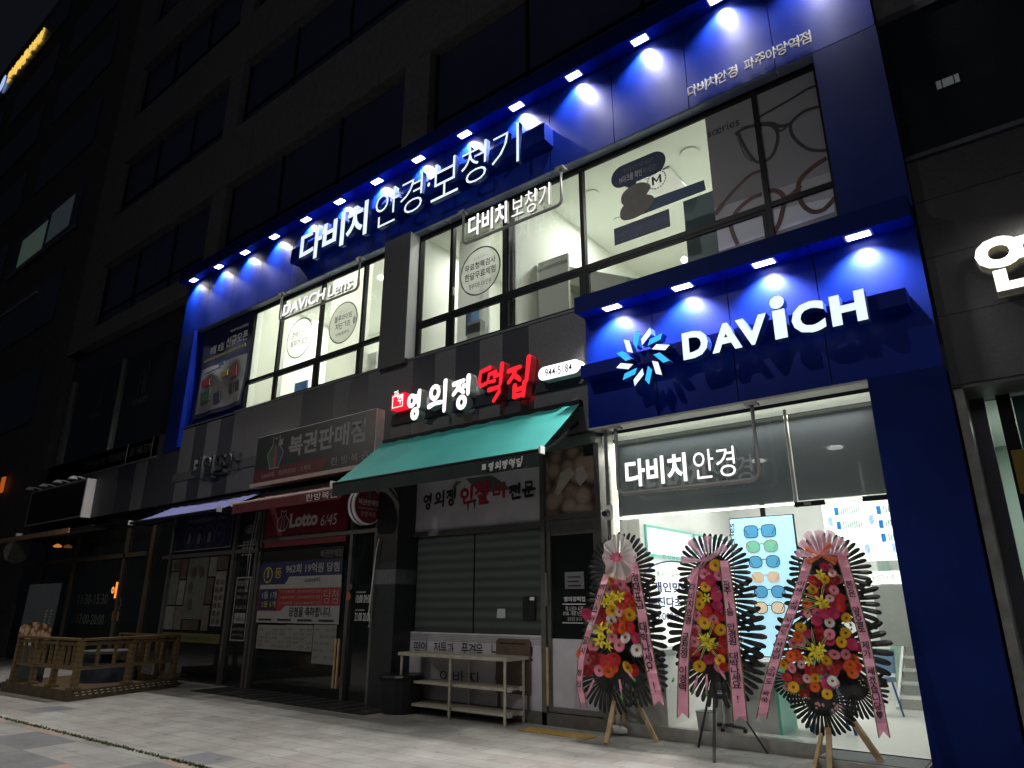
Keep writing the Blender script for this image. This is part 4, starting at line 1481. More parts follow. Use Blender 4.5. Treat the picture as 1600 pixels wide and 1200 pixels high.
    for (q, rp) in lilies:
        p = P(q[0], q[1], yc - .13)
        n = toCam + Vector((random.gauss(0, .3), 0, random.gauss(0, .3)))
        o = bpy.data.objects.new("lily", lily_mesh())
        COL.objects.link(o)
        o.parent = t
        o.matrix_local = Matrix.Translation(-base) @ face_matrix(p, n, mpp * rp, random.uniform(0, 6))
    for (q0, q1) in leaves:
        p0, p1 = P(*q0, yc - .11), P(*q1, yc - .17)
        mb = MB()
        d = p1 - p0
        e = d.cross(Vector((0, 1, 0))).normalized() * .013
        prev = None
        for k_ in range(6):
            f = k_ / 5
            c = p0 + d * f + Vector((0, -.03 * math.sin(f * 3.14), 0))
            ww = math.sin(min(1, f * 1.6 + .25) * math.pi / 2) * (1 - f ** 3)
            row = [c - e * ww, c - e * ww * .55, c + e * ww * .55, c + e * ww]
            if prev:
                mb.face([prev[0], prev[1], row[1], row[0]], leafC)
                mb.face([prev[1], prev[2], row[2], row[1]], leafG)
                mb.face([prev[2], prev[3], row[3], row[2]], leafC)
            prev = row
        mb.build("long_leaf", t)
    for (q, n_) in small:
        mb = MB()
        for _ in range(n_):
            p = P(q[0] + random.gauss(0, 4), q[1] + random.gauss(0, 3), yc - .1)
            mb.tube([p + Vector((0, .01, 0)), p, p + Vector((0, -.012, 0))], [.006, .013, .007], M("rosebud", (.62, .3, .33), .6, 0, .1, 30), 8)
        mb.build("rosebud_spray", t)
    # ribbons
    for (path, w0, w1, words) in ribbons:
        pts = [Vector(q) for q in path]
        # arc-length resample
        N = 26
        seg = [(b - a).length for a, b in zip(pts[:-1], pts[1:])]
        tot = sum(seg)
        def at(s):
            s = max(0, min(tot, s))
            for a, b, l in zip(pts[:-1], pts[1:], seg):
                if s <= l: return a.lerp(b, s / l)
                s -= l
            return pts[-1]
        mb = MB()
        L, Rt, Li, Ri = [], [], [], []
        for k_ in range(N + 1):
            f = k_ / N
            q = at(f * tot)
            ww = (w0 + (w1 - w0) * f) / 2
            yy = yc - .15 - .018 * math.sin(f * 9 + q.x) - .03 * f
            tw = 0.012 * math.sin(f * 14 + q.y)
            l, r_ = P(q.x - ww, q.y, yy + tw), P(q.x + ww, q.y, yy - tw)
            dd = r_ - l
            L.append(l); Rt.append(r_); Li.append(l + dd * .1); Ri.append(r_ - dd * .1)
        for k_ in range(N):
            if k_ == N - 1:
                mid = (Li[k_ + 1] + Ri[k_ + 1]) / 2 + Vector((0, 0, .055))
                mb.face([Li[k_], Li[k_ + 1], mid, Ri[k_ + 1], Ri[k_]], ribM)
            else:
                mb.face([Li[k_], Li[k_ + 1], Ri[k_ + 1], Ri[k_]], ribM)
            mb.face([L[k_], L[k_ + 1], Li[k_ + 1], Li[k_]], trimM)
            mb.face([Ri[k_], Ri[k_ + 1], Rt[k_ + 1], Rt[k_]], trimM)
        rb = mb.build("ribbon", t, True)
        mb = MB()
        s0, s1 = words[1], words[2]
        chs = words[0]
        for k_, ch in enumerate(chs):
            if ch == " ": continue
            f = s0 + (s1 - s0) * (k_ + .5) / len(chs)
            i = f * N
            k0 = min(N - 1, int(i)); fr = i - k0
            l = L[k0].lerp(L[k0 + 1], fr); r_ = Rt[k0].lerp(Rt[k0 + 1], fr)
            up = (L[k0] + Rt[k0] - L[k0 + 1] - Rt[k0 + 1]).normalized()
            U = (r_ - l)
            ht = min(tot * mpp * (s1 - s0) / len(chs) * .88, U.length * .80)
            wf = .62 if ch not in "!1♥" else .09
            wf = .55 if ch == "♥" else wf
            o_ = l + U * (.5 - wf / 2) - up * ht / 2 + Vector((0, -.020, 0))
            mb.text3(ch, o_, U * wf, up * ht, ink, 0.018)
        lo = mb.build("lettering", rb)
    # bow
    mb = MB()
    bow(mb, yc - .17, mpp)
    mb.build("bow", t, True)
    if tails:
        mb = MB()
        for (q0, q1, c) in tails:
            a, b = P(*q0, yc - .1), P(*q1, yc - .12)
            mid = (a + b) / 2 + Vector((.015, -.02, 0))
            mb.tube([a, mid, b], [.012, .016, .005], ribM if c == "p" else M("tail_green", (.08, .35, .08), .5), 5)
        mb.build("ribbon_tail", t)
    for (q0, foot, wd) in legs:
        a = P(*q0, yc + .30)
        MB().bar(a, foot, wd, wd, legm).build("leg", t)
    mb = MB()
    topq = fans[0][0]
    a, b = P(topq[0], topq[1], yc + .31), P(*legs[0][0], yc + .31)
    for s_ in (-.06, .06):
        mb.bar(a + Vector((s_, 0, 0)), b + Vector((s_, 0, -.05)), .02, .02, legm)
    mb.build("back_frame", t)
    return t
orgW = sheer("organza_white", (0.88, 0.80, 0.78), 0.6)
orgP = sheer("organza_pink", (0.95, 0.55, 0.70), 0.5)
orgO = sheer("organza_orange", (0.75, 0.25, 0.12), 0.85)
def bow_disc(cx, cy, rx, ry):
    def f(mb, y, mpp):
        c = P(cx, cy, y)
        n, rings = 40, 5
        vs, fs = [c + Vector((0, -.05, 0))], []
        for j in range(1, rings + 1):
            for k_ in range(n):
                a = 2 * math.pi * k_ / n
                rr = j / rings * (1 + .05 * math.sin(5 * a + 1))
                yy = .035 * math.sin(9 * a + j * .3) * j / rings + .03 * (j / rings) - .05
                vs.append(c + Vector((rx * mpp * rr * math.cos(a), yy, ry * mpp * rr * math.sin(a))))
        for k_ in range(n):
            fs.append((0, 1 + k_, 1 + (k_ + 1) % n))
        for j in range(rings - 1):
            for k_ in range(n):
                fs.append((1 + j * n + k_, 1 + (j + 1) * n + k_, 1 + (j + 1) * n + (k_ + 1) % n, 1 + j * n + (k_ + 1) % n))
        mb.add(vs, fs, orgW)
        for k_ in range(9):
            a = k_ * .7
            p = c + Vector((.05 * math.cos(a), -.08, .035 * math.sin(a)))
            d = Vector((math.cos(a) * .05, -.02, math.sin(a) * .04))
            e = Vector((-d.z, 0, d.x)) * .5
            mb.add([p - d * .6, p + e, p + d, p - e], [(0, 1, 2, 3)], M("bow_knot_pink", (.6, .08, .18), .5, 0, .3, 20))
        for s_ in (-1, 1):
            vs = [c + Vector((s_ * .02, -.03, 0)), c + Vector((s_ * rx * mpp, .0, .03)), c + Vector((s_ * rx * mpp * .9, .02, -.12)), c + Vector((s_ * .05, -.02, -.1))]
            mb.add(vs, [(0, 1, 2, 3)], orgP)
    return f
def bow_loops(cx, cy, rx, ry, m, a0, a1, n, orange=True):
    def f(mb, y, mpp):
        c = P(cx, cy, y)
        def loop(a, L, wd, mat, yo):
            d = Vector((math.cos(a), 0, math.sin(a)))
            e = Vector((-math.sin(a), 0, math.cos(a)))
            prev = None
            for k_ in range(13):
                s_ = k_ / 12
                rr = L * math.sin(s_ * math.pi) ** .8
                yy = yo - .05 * math.cos(s_ * math.pi)
                w_ = wd * (.18 + .82 * math.sin(s_ * math.pi))
                row = (c + d * rr - e * w_ + Vector((0, yy, 0)), c + d * rr * 1.03 + Vector((0, yy - .012, 0)), c + d * rr + e * w_ + Vector((0, yy, 0)))
                if prev:
                    mb.face([prev[0], prev[1], row[1], row[0]], mat)
                    mb.face([prev[1], prev[2], row[2], row[1]], mat)
                prev = row
        for k_ in range(n):
            a = math.radians(a0 + (a1 - a0) * k_ / (n - 1))
            loop(a, rx * mpp * random.uniform(.92, 1.12), .034 * rx / 30, m, random.uniform(-.03, .01))
        if orange:
            for a in (150, 45, 205, -20, 330):
                loop(math.radians(a), rx * mpp * .62, .03, orgO, -.06)
    return f

wreath("flower stand with a round white organza bow, wooden legs, next to the rice cake shop", 7.88, G(975, 1161),
       [((968, 893), 56, -45, 225), ((972, 940), 60, -45, 30), ((972, 940), 60, 150, 225), ((970, 990), 70, -60, 25), ((970, 990), 70, 150, 240), ((990, 1044), 52, -100, 25), ((950, 1052), 55, 165, 325)],
       [((880 + x / 6.667, 830 + y / 6.667), c) for x, y, c in
        ((690, 705, "red"), (625, 765, "red"), (722, 770, "orange"), (555, 525, "red"), (560, 610, "dred"), (540, 1010, "red"), (710, 1010, "red"), (620, 1010, "orange"), (600, 550, "pink"), (645, 630, "pink"),
         (515, 1100, "pink"), (590, 1190, "pink"), (250, 860, "mag"), (760, 1110, "mag"), (620, 905, "orange"), (695, 865, "yellow"), (510, 925, "white"), (655, 1110, "white"), (655, 490, "blush"), (510, 825, "yellow"), (500, 500, "yellow"),
         (590, 840, "blush"), (565, 690, "yellow"), (600, 655, "yellow"), (380, 900, "dred"), (375, 960, "red"), (330, 1000, "white"))] +
       [((880 + x / 4.706, 970 + y / 4.706), c) for x, y, c in
        ((545, 215, "white"), (478, 340, "yellow"), (145, 240, "orange"), (190, 285, "pink"), (230, 255, "dred"), (180, 365, "dred"), (235, 330, "dred"), (268, 365, "pink"), (320, 305, "red"), (335, 372, "orange"), (380, 280, "red"), (220, 180, "pink"), (360, 340, "orange"), (175, 210, "red"))],
       [((956, 936), 11), ((945, 940), 8), ((940, 986), 11), ((938, 1001), 9), ((952, 1007), 8), ((968, 932), 8), ((953, 981), 8)],
       [((940, 985), (923, 975)), ((938, 1000), (915, 996)), ((935, 1003), (917, 1003)), ((950, 985), (955, 972)), ((925, 985), (930, 976))],
       [([(990, 880), (997, 926), (1004, 965), (1009, 1000), (1017, 1044), (1030, 1103)], 15, 20, ("정대표님 대박나세요 !", .06, .90)),
        ([(948, 897), (938, 929), (929, 960), (915, 1002), (908, 1030), (905, 1070), (913, 1106)], 12, 10, ("이이스타 일시 정신", .06, .86))],
       bow_disc(968, 871, 25, 30), [((964, 1078), G(947, 1163), .05), ((984, 1072), G(1027, 1160), .04), ((972, 1060), G(975, 1148), .035)], woodl,
       [((928, 1062), (914, 1092), "p"), ((968, 1062), (971, 1088), "p"), ((914, 1090), (911, 1098), "g"), ((971, 1086), (973, 1098), "g"), ((980, 1048), (990, 1062), "p"), ((990, 1060), (993, 1068), "g")])
wreath("flower stand with a pink draped bow and thin metal legs, middle of the three", 7.88, G(1130, 1180),
       [((1113, 893), 61, -40, 220), ((1118, 936), 67, -45, 25), ((1118, 936), 67, 150, 222), ((1115, 986), 82, -45, 25), ((1115, 986), 82, 155, 230), ((1120, 1030), 72, -82, 15), ((1120, 1030), 72, 170, 262)],
       [((1020 + x / 6.316, 830 + y / 6.316), c) for x, y, c in
        ((620, 340, "yellow"), (520, 550, "yellow"), (460, 720, "yellow"), (515, 905, "yellow"), (660, 975, "yellow"), (480, 870, "yellow"), (515, 425, "pink"), (655, 435, "pink"), (600, 870, "pink"), (440, 835, "pink"),
         (570, 390, "mag"), (570, 480, "mag"), (600, 560, "mag"), (630, 640, "mag"), (635, 735, "mag"), (545, 745, "dred"), (540, 800, "red"), (500, 500, "mag"), (650, 835, "red"), (450, 640, "yellow"), (475, 740, "yellow"), (430, 980, "pink"), (410, 1080, "mag"), (420, 1130, "pink"), (690, 1150, "red"), (620, 930, "orange"), (560, 870, "blush"))] +
       [((880 + x / 4.706, 970 + y / 4.706), c) for x, y, c in
        ((1000, 330, "yellow"), (1155, 290, "yellow"), (1160, 65, "yellow"), (1070, 280, "mag"), (970, 230, "red"), (1185, 335, "red"), (1175, 210, "red"), (960, 90, "mag"), (965, 150, "pink"), (1185, 140, "red"), (1110, 240, "dred"))],
       [((1106, 1002), 11), ((1114, 1010), 9), ((1098, 996), 8), ((1104, 934), 7)],
       [((1106, 1003), (1084, 974)), ((1106, 1003), (1118, 968)), ((1104, 1005), (1080, 1026)), ((1106, 1008), (1128, 1032)), ((1104, 1002), (1088, 1012)), ((1108, 1002), (1130, 1010)), ((1106, 1004), (1094, 1034))],
       [([(1131, 876), (1136, 909), (1142, 960), (1146, 1010), (1151, 1060), (1157, 1128)], 16, 25, ("파주 1등 안경원 대박나세요 !", .12, .88)),
        ([(1087, 888), (1083, 919), (1078, 957), (1071, 1000), (1068, 1040), (1067, 1122)], 13, 20, ("다비치안경 금천점 이경택", .10, .82))],
       bow_loops(1103, 876, 36, 36, orgP, 30, 225, 5, False), [((1114, 1055), G(1091, 1168), .02), ((1116, 1055), G(1116, 1192), .03), ((1119, 1055), G(1200, 1178), .02)], M("metal_leg_dark", (0.05, 0.045, 0.04), 0.4, .5),
       [((1090, 1056), (1083, 1078), "p"), ((1104, 1054), (1103, 1082), "p"), ((1083, 1078), (1080, 1086), "g"), ((1103, 1082), (1105, 1090), "g"), ((1126, 1050), (1134, 1062), "p"), ((1052, 1060), (1050, 1066), "g")])
wreath("flower stand with a pink and orange loop bow, largest, beside the blue column", 7.86, G(1310, 1203),
       [((1294, 893), 68, -40, 220), ((1296, 940), 81, -42, 25), ((1296, 940), 81, 152, 222), ((1296, 1010), 97, -45, 25), ((1296, 1010), 97, 152, 228), ((1332, 1070), 54, -110, 20), ((1245, 1060), 47, 165, 285), ((1284, 1092), 60, 170, 375)],
       [((1190 + x / 6, 820 + y / 6), c) for x, y, c in
        ((590, 395, "mag"), (595, 510, "yellow"), (480, 600, "yellow"), (790, 870, "yellow"), (370, 955, "yellow"), (785, 1010, "yellow"), (745, 1100, "yellow"), (480, 520, "red"), (690, 520, "dred"), (520, 540, "dred"), (740, 690, "red"), (750, 765, "red"),
         (535, 985, "red"), (555, 1060, "dred"), (440, 1020, "mag"), (665, 455, "blush"), (680, 610, "pink"), (640, 685, "blush"), (520, 820, "pink"), (435, 830, "blush"), (640, 1030, "pink"), (370, 1100, "pink"), (670, 750, "mag"), (590, 830, "mag"),
         (680, 830, "mag"), (520, 895, "mag"), (850, 1120, "mag"), (340, 1050, "orange"), (430, 740, "orange"), (640, 915, "white"), (610, 600, "dred"), (300, 1110, "pink"))] +
       [((1190 + x / 6, 1000 + y / 6), c) for x, y, c in
        ((610, 190, "yellow"), (300, 445, "yellow"), (615, 510, "yellow"), (210, 235, "yellow"), (275, 155, "orange"), (330, 140, "orange"), (835, 230, "orange"), (850, 310, "orange"), (500, 440, "orange"), (500, 360, "yellow"), (235, 355, "red"), (350, 360, "dred"),
         (400, 500, "dred"), (450, 280, "red"), (570, 280, "dred"), (680, 290, "red"), (685, 130, "pink"), (785, 135, "pink"), (290, 260, "pink"), (370, 230, "blush"), (430, 360, "blush"), (605, 410, "mag"), (665, 385, "white"), (640, 0, "mag"))],
       [((1281, 897), 8), ((1283, 940), 11), ((1288, 946), 9), ((1272, 1017), 11), ((1263, 1031), 9), ((1284, 1013), 9), ((1279, 1025), 8)],
       [((1282, 938), (1252, 925)), ((1280, 941), (1248, 935)), ((1280, 945), (1254, 954)), ((1284, 935), (1290, 906)), ((1272, 1016), (1232, 1006)), ((1270, 1012), (1252, 988)), ((1274, 1010), (1268, 978)), ((1282, 1012), (1296, 990)), ((1274, 1030), (1272, 1045)), ((1280, 1026), (1281, 1037))],
       [([(1314, 864), (1328, 913), (1340, 958), (1352, 1003), (1363, 1058), (1373, 1105), (1382, 1153)], 18, 19, ("돈은 앞으로 제가 세겠습니당♥", .15, .90)),
        ([(1264, 872), (1252, 913), (1238, 953), (1222, 995), (1209, 1040), (1198, 1080), (1190, 1124)], 17, 18, ("이제 고객 시력도 사장님 수익도 쑥쑥", .14, .90))],
       bow_loops(1285, 868, 40, 40, orgP, 8, 172, 7, True), [((1286, 1135), G(1272, 1205), .035), ((1294, 1120), G(1297, 1208), .05), ((1318, 1105), G(1392, 1212), .05)], woodl,
       [], small=(((1277, 1102), 8), ((1310, 1104), 8)))
# ================================================================== rice cake shop
RS = thing("rice_cake_shopfront", "closed rice cake shop front with lowered grey blind and lilac panels", "shop front", (-7, 8.45, 0))
lil = M("lilac_panel", (0.50, 0.475, 0.52), 0.6, 0, 0.12, 2.5)
y0 = 8.45
w = MB()
w.box(-8.85, -4.99, 8.38, 8.62, 3.80, 3.955, steel)
for x, wd in ((-8.80, .07), (-5.97, .08), (-5.00, .08)):
    w.box(x - wd / 2, x + wd / 2, 8.40, 8.60, 0.0, 3.80, M("steel_dim", (0.20, 0.195, 0.185), 0.35, 0.7, 0.1, 12))
w.box(-8.765, -6.01, 8.41, 8.58, 2.665, 2.745, M("steel_dim", (0.2, 0.195, .185)))
w.box(-5.93, -5.04, 8.41, 8.58, 2.75, 2.83, M("steel_dim", (0.2, 0.195, .185)))
w.box(-8.765, -5.04, 8.40, 8.58, 0.0, 0.16, M("steel_dim", (0.2, 0.195, .185)))
w.build("frame", RS)
w = MB()
w.slab((-8.765, -6.01, 2.75, 3.80), 8.46, 8.50, lil)
bw = M("print_roof_grey", (0.10, 0.095, 0.105), 0.6, 0, .2, 8)
def pz(px, py, y=8.45): 
    p = P(px, py, y); return (p.x, p.z)
for q in (((727, 748), (750, 770), (800, 765), (768, 742)), ((712, 752), (705, 765), (722, 752)), ((728, 783), (731, 800), (733, 783)), ((738, 780), (741, 797), (744, 780))):
    w.face([(pz(*a)[0], 8.457, pz(*a)[1]) for a in q], bw)
w.build("fascia_panel", RS)
def cell(x0, x1, yt, yb, y):
    """glyph cell whose left/right edges and top/bottom are given in the picture"""
    xm, ym = (x0 + x1) / 2, (yt + yb) / 2
    zt, zb2 = P(xm, yt, y).z, P(xm, yb, y).z
    zc = (zt + zb2) / 2
    return (XZ(x0, y, zc), XZ(x1, y, zc), zb2, zt)
w = MB()
for ch, a, b, c, d in (("영", 661, 677, 772, 795), ("의", 679, 695, 768, 792), ("정", 697, 714, 764, 789)):
    brush(w, ch, cell(a, b, c, d, 8.45), 8.455, ink, 0.045)
for ch, a, b, c, d in (("인", 719, 740, 761, 787), ("절", 742, 766, 752, 788), ("미", 768, 791, 756, 778)):
    brush(w, ch, cell(a, b, c, d, 8.45), 8.455, inkR, 0.058)
for ch, a, b, c, d in (("전", 795, 815, 757, 780), ("문", 816, 836, 752, 776)):
    brush(w, ch, cell(a, b, c, d, 8.45), 8.455, ink, 0.052)
w.build("lettering", RS)
wn_ = MB()
blind = ramp_mat("blind_slats", 'WAVE', 2.1, [(0.0, (0.23, 0.265, 0.24)), (0.5, (0.33, 0.365, 0.335)), (1.0, (0.40, 0.44, 0.405))], 0.6, 0.1, 'Z', 0.4)
wn_.slab((-8.76, -6.01, 1.15, 2.66), 8.54, 8.56, blind)
wn_.box(-7.41, -7.395, 8.525, 8.54, 1.15, 2.66, black)
blo = wn_.build("window_blind", RS)
MB().rect((-8.76, -6.01, 1.15, 2.66), 8.50, glass("shop_pane", (0.92, 0.95, 0.93))).build("window", RS)
w = MB()
w.slab((-8.765, -6.01, 0.16, 1.145), 8.45, 8.50, lil)
for i in range(5):
    w.box(-8.765, -6.01, 8.446, 8.45, 1.02 + i * .022, 1.027 + i * .022, prG)
w.build("base_panel", RS)
w = MB()
sl2 = "떡의 전통과 품격을 느껴보세요!"
a = P(646, 1023, 8.44); b = P(842, 1050, 8.44)
cw = (b.x - a.x) / len(sl2)
for i, ch in enumerate(sl2):
    if ch != " ":
        w.text(ch, (a.x + i * cw, a.x + (i + (.95 if ch != "!" else .3)) * cw, 0.80, 1.0), 8.444, ink, bold=0.0)
s3 = "영의정 떡집"
for i, ch in enumerate("이바지 떡"):
    if ch != " ":
        w.text(ch, (-8.0 + i * .28, -7.77 + i * .28, 0.42, 0.6), 8.444, ink)
w.build("lettering", RS)
# transom picture and door
w = MB()
cake = ramp_mat("rice_cake_picture", 'VORONOI', 4.6, [(0.0, (0.40, 0.30, 0.23)), (0.45, (0.32, 0.235, 0.18)), (0.62, (0.18, 0.12, 0.095)), (0.8, (0.05, 0.034, 0.028))], 0.6, 0.0)
w.slab((-5.93, -5.04, 2.835, 3.795), 8.46, 8.50, cake)
w.face([(pz(866, 770)[0], 8.456, pz(866, 770)[1]), (pz(872, 774)[0], 8.456, pz(872, 774)[1]), (pz(897, 740)[0], 8.456, pz(897, 740)[1]), (pz(890, 730)[0], 8.456, pz(890, 730)[1]), (pz(876, 738)[0], 8.456, pz(876, 738)[1])], M("rice_stick", (0.45, 0.41, 0.36), .6, 0, .15, 12))
w.face([(pz(899, 750)[0], 8.456, pz(899, 750)[1]), (pz(906, 760)[0], 8.456, pz(906, 760)[1]), (pz(919, 744)[0], 8.456, pz(919, 744)[1]), (pz(910, 728)[0], 8.456, pz(910, 728)[1]), (pz(900, 731)[0], 8.456, pz(900, 731)[1])], M("rice_stick", (0.24, 0.215, 0.19)))
w.slab((P(911, 700, 8.45).x, -5.04, P(920, 712, 8.45).z, 3.79), 8.452, 8.459, black)
w.build("transom_picture", RS)
dr_ = MB()
dr_.frame((-5.92, -5.05, 0.17, 2.745), 0.065, 8.43, 8.49, M("steel_dim", (0.2, 0.195, .185)))
dr_.slab((-5.855, -5.115, 0.235, 1.11), 8.455, 8.48, lil)
dr_.slab((-5.855, -5.115, 1.11, 2.53), 8.462, 8.475, dglass)
dr_.slab((-5.855, -5.115, 2.53, 2.68), 8.45, 8.48, M("steel_dim", (0.2, 0.195, .185)))
dd = dr_.build("door", RS)
w = MB()
w.tube([(-5.89, 8.37, .25), (-5.89, 8.37, 1.0)], .018, woodl, 8)
w.tube([(-5.89, 8.37, 1.55), (-5.89, 8.37, 2.0)], .014, steel, 8)
w.build("handle", dd)
w = MB()
r = R4((882, 894), (912, 893), (913, 919), (883, 921), 8.455)
w.rect(r, 8.456, prG)
for i in range(3):
    w.rect((r[0] + .05, r[1] - .05 - .03 * (i == 1), r[3] - .08 - i * .06, r[3] - .06 - i * .06), 8.453, ink)
for s, rr, bold in (("영의정떡집", (881, 914, 932, 940), .02), ("떡 나오는 시간", (884, 911, 947, 956), 0), ("07:00 - 재료 소진시", (880, 912, 955, 962), 0), ("- 일요일은 쉽니다 -", (885, 911, 964, 970), -.01)):
    a, b = P(rr[0], rr[3], 8.455), P(rr[1], rr[2], 8.455)
    w.text(s, (a.x, b.x, a.z, b.z), 8.456, prW, bold=bold)
for py in (944, 973):
    a, b = P(879, py, 8.455), P(915, py, 8.455)
    w.box(a.x, b.x, 8.452, 8.46, a.z - .006, a.z + .006, prW)
w.build("lettering", dd)
w = MB()
w.slab(R4((777, 951), (790, 951), (790, 966), (777, 966), 8.49), 8.485, 8.492, greyp)
w.slab(R4((818, 933), (837, 932), (836, 969), (818, 969), 8.49), 8.47, 8.49, black)
w.slab(R4((828, 933), (835, 933), (835, 938), (828, 938), 8.47), 8.465, 8.469, prW)
w.build("window_notice", blo.parent)
# tactile paving
w = MB()
ty = M("tactile_yellow", (0.36, 0.225, 0.05), 0.7, 0, 0.3, 12)
w.box(-6.0, -4.95, 7.84, 8.14, 0.0, 0.008, ty)
for i in range(21):
    for j in range(6):
        w.tube([(-5.975 + i * .05, 7.865 + j * .05, .008), (-5.975 + i * .05, 7.865 + j * .05, .014)], [.016, .011], M("tactile_dot", (0.5, 0.33, 0.09), .6, 0, .2, 20), 8)
tag(w.build("tactile_paving"), None, None, None, "structure")
# brush letter sign
t = thing("brush_letter_sign", "white and red brush lettered sign above the green awning", "sign", (-7.3, 8.1, 4.7))
yb_, dp = 8.255, 0.15
yq = yb_ - dp
MB().box(-9.25, -5.03, 8.26, 8.299, 4.70, 4.90, seam).build("sign_rail", t)
for ch, a, b, c, d, m, sd, wd in (("영", 636, 661, 612, 653, letW2, sideW, .085), ("의", 669, 700, 598, 645, letW2, sideW, .085), ("정", 706, 738, 590, 637, letW2, sideW, .085),
                                  ("떡", 747, 789, 573, 624, letR, sideR, .078), ("집", 792, 828, 568, 620, letR, sideR, .08)):
    w = MB()
    brush(w, ch, cell(a, b, c, d, yq), yb_, m, wd, dp, sd)
    w.build("letter", t)
w = MB()
r = R4((610, 620), (631, 611), (632, 635), (613, 642), yq)
w.slab(r, yq, yb_, letR)
o = w.build("seal_box", t)
w = MB()
w.frame((r[0] + .03, r[1] - .03, r[2] + .03, r[3] - .03), .012, yq - .004, yq - .001, letW2)
w.text("파", (r[0] + .06, r[0] + .19, r[2] + .20, r[2] + .36), yq - .003, letW2, bold=.01)
w.text("주", (r[0] + .17, r[0] + .30, r[2] + .08, r[2] + .24), yq - .003, letW2, bold=.01)
w.build("lettering", o)
w = MB()
r = R4((840, 576), (906, 559), (908, 580), (842, 597), yq)
h = (r[3] - r[2]) / 2
pl = [(r[1] - h + h * math.sin(i * math.pi / 12), r[2] + h - h * math.cos(i * math.pi / 12)) for i in range(13)] + [(r[0] + h - h * math.sin(i * math.pi / 12), r[2] + h + h * math.cos(i * math.pi / 12)) for i in range(13)]
w.prism(pl, yq, yb_, letW2, sideW)
o = w.build("phone_plate", t)
w = MB()
w.text("944-5184", (r[0] + .13, r[1] - .15, r[2] + .045, r[3] - .045), yq - .004, ink, bold=0.004)
w.build("lettering", o)

# awnings
def awning(name, label, yb, zb, yf, zf, x0, x1, cloth, val, valh, words=None, barm=None, sag=0.02):
    t = thing(name, label, "awning", ((x0 + x1) / 2, (yb + yf) / 2, zf))
    w = MB()
    n, k = 28, 8
    pts = []
    for i in range(n + 1):
        for j in range(k + 1):
            f = j / k
            x = x0 + (x1 - x0) * i / n
            zz = zb + (zf - zb) * f - sag * math.sin(f * math.pi) * (1 + .6 * math.sin(i * 1.3)) + .010 * math.sin(i * 2.2 + 1) * (1 - f)
            pts.append((x, yb + (yf - yb) * f, zz))
    fs = [(i * (k + 1) + j, i * (k + 1) + j + 1, (i + 1) * (k + 1) + j + 1, (i + 1) * (k + 1) + j) for i in range(n) for j in range(k)]
    w.add(pts, fs, cloth)
    w.build("canopy", t, True)
    w = MB()
    w.tube([(x0 - .02, yf, zf), (x1 + .02, yf, zf)], .028, barm or dark, 10)
    w.build("front_bar", t)
    if valh:
        w = MB()
        vs, fs = [], []
        for i in range(31):
            x = x0 + (x1 - x0) * i / 30
            yy = yf - .03 + .012 * math.sin(i * 1.1)
            vs += [(x, yf - .025, zf - .02), (x, yy, zf - valh)]
        fs = [(2 * i, 2 * i + 1, 2 * i + 3, 2 * i + 2) for i in range(30)]
        w.add(vs, fs, val)
        vo = w.build("valance", t)
        if words:
            w = MB()
            for s, r in words:
                if s == "brush":
                    for ch, q in zip("영의정떡집", wordbox(r, 5, .1)):
                        brush(w, ch, q, yf - .05, prW, .022)
                elif s == "sq":
                    w.rect(r, yf - .05, prW)
                else:
                    w.text(s, r, yf - .05, prW)
            w.build("lettering", vo)
    w = MB()
    for x in (x0 + .06, x1 - .06):
        w.bar((x, yb + .02, zb - .28), (x, (yb + yf) / 2 - .05, (zb + zf) / 2 - .25), .035, .035, dark)
        w.bar((x, (yb + yf) / 2 - .05, (zb + zf) / 2 - .25), (x, yf + .02, zf - .02), .03, .03, dark)
    w.box(x0, x1, yb - .01, yb + .08, zb - .03, zb + .06, dark)
    w.build("folding_arm", t)
    w = MB()
    for x in (x0 - .04, x1 + .01):
        w.box(x, x + .03, yf - .05, yf + .05, zf - .05, zf + .05, white)
    w.build("end_cap", t)
    return t
green = M("awning_green", (0.028, 0.285, 0.262), 0.8, 0, 0.10, 1.2)
a = cell(782, 826, 721, 742, 7.17)
awning("green_awning", "green fabric awning over the rice cake shop front", 8.22, 4.38, 7.2, 3.50, -9.40, -5.13, green, M("valance_black", (0.012, 0.022, 0.022), .8), 0.22,
       [("brush", (-5.98, -5.38, 3.315, 3.425)), ("sq", (-6.09, -6.02, 3.34, 3.42))])
awning("purple_awning", "small lavender awning over the nail shop front", 8.22, 3.83, 7.3, 3.39, -16.95, -13.15, M("awning_lavender", (0.12, 0.13, 0.33), 0.8, 0, 0.08, 1.5), None, 0, None)
awning("red_awning", "nearly retracted dark red awning over the lottery shop", 8.1, 3.72, 7.5, 3.50, -12.95, -9.55, M("awning_red", (0.10, 0.012, 0.02), 0.8, 0, .1, 2), M("awning_red", (0.10, 0.012, 0.02)), 0.20,
       [("한방복권", (-10.5, -9.62, 3.33, 3.46))], M("bar_pinkish", (0.42, 0.33, 0.30), .5))

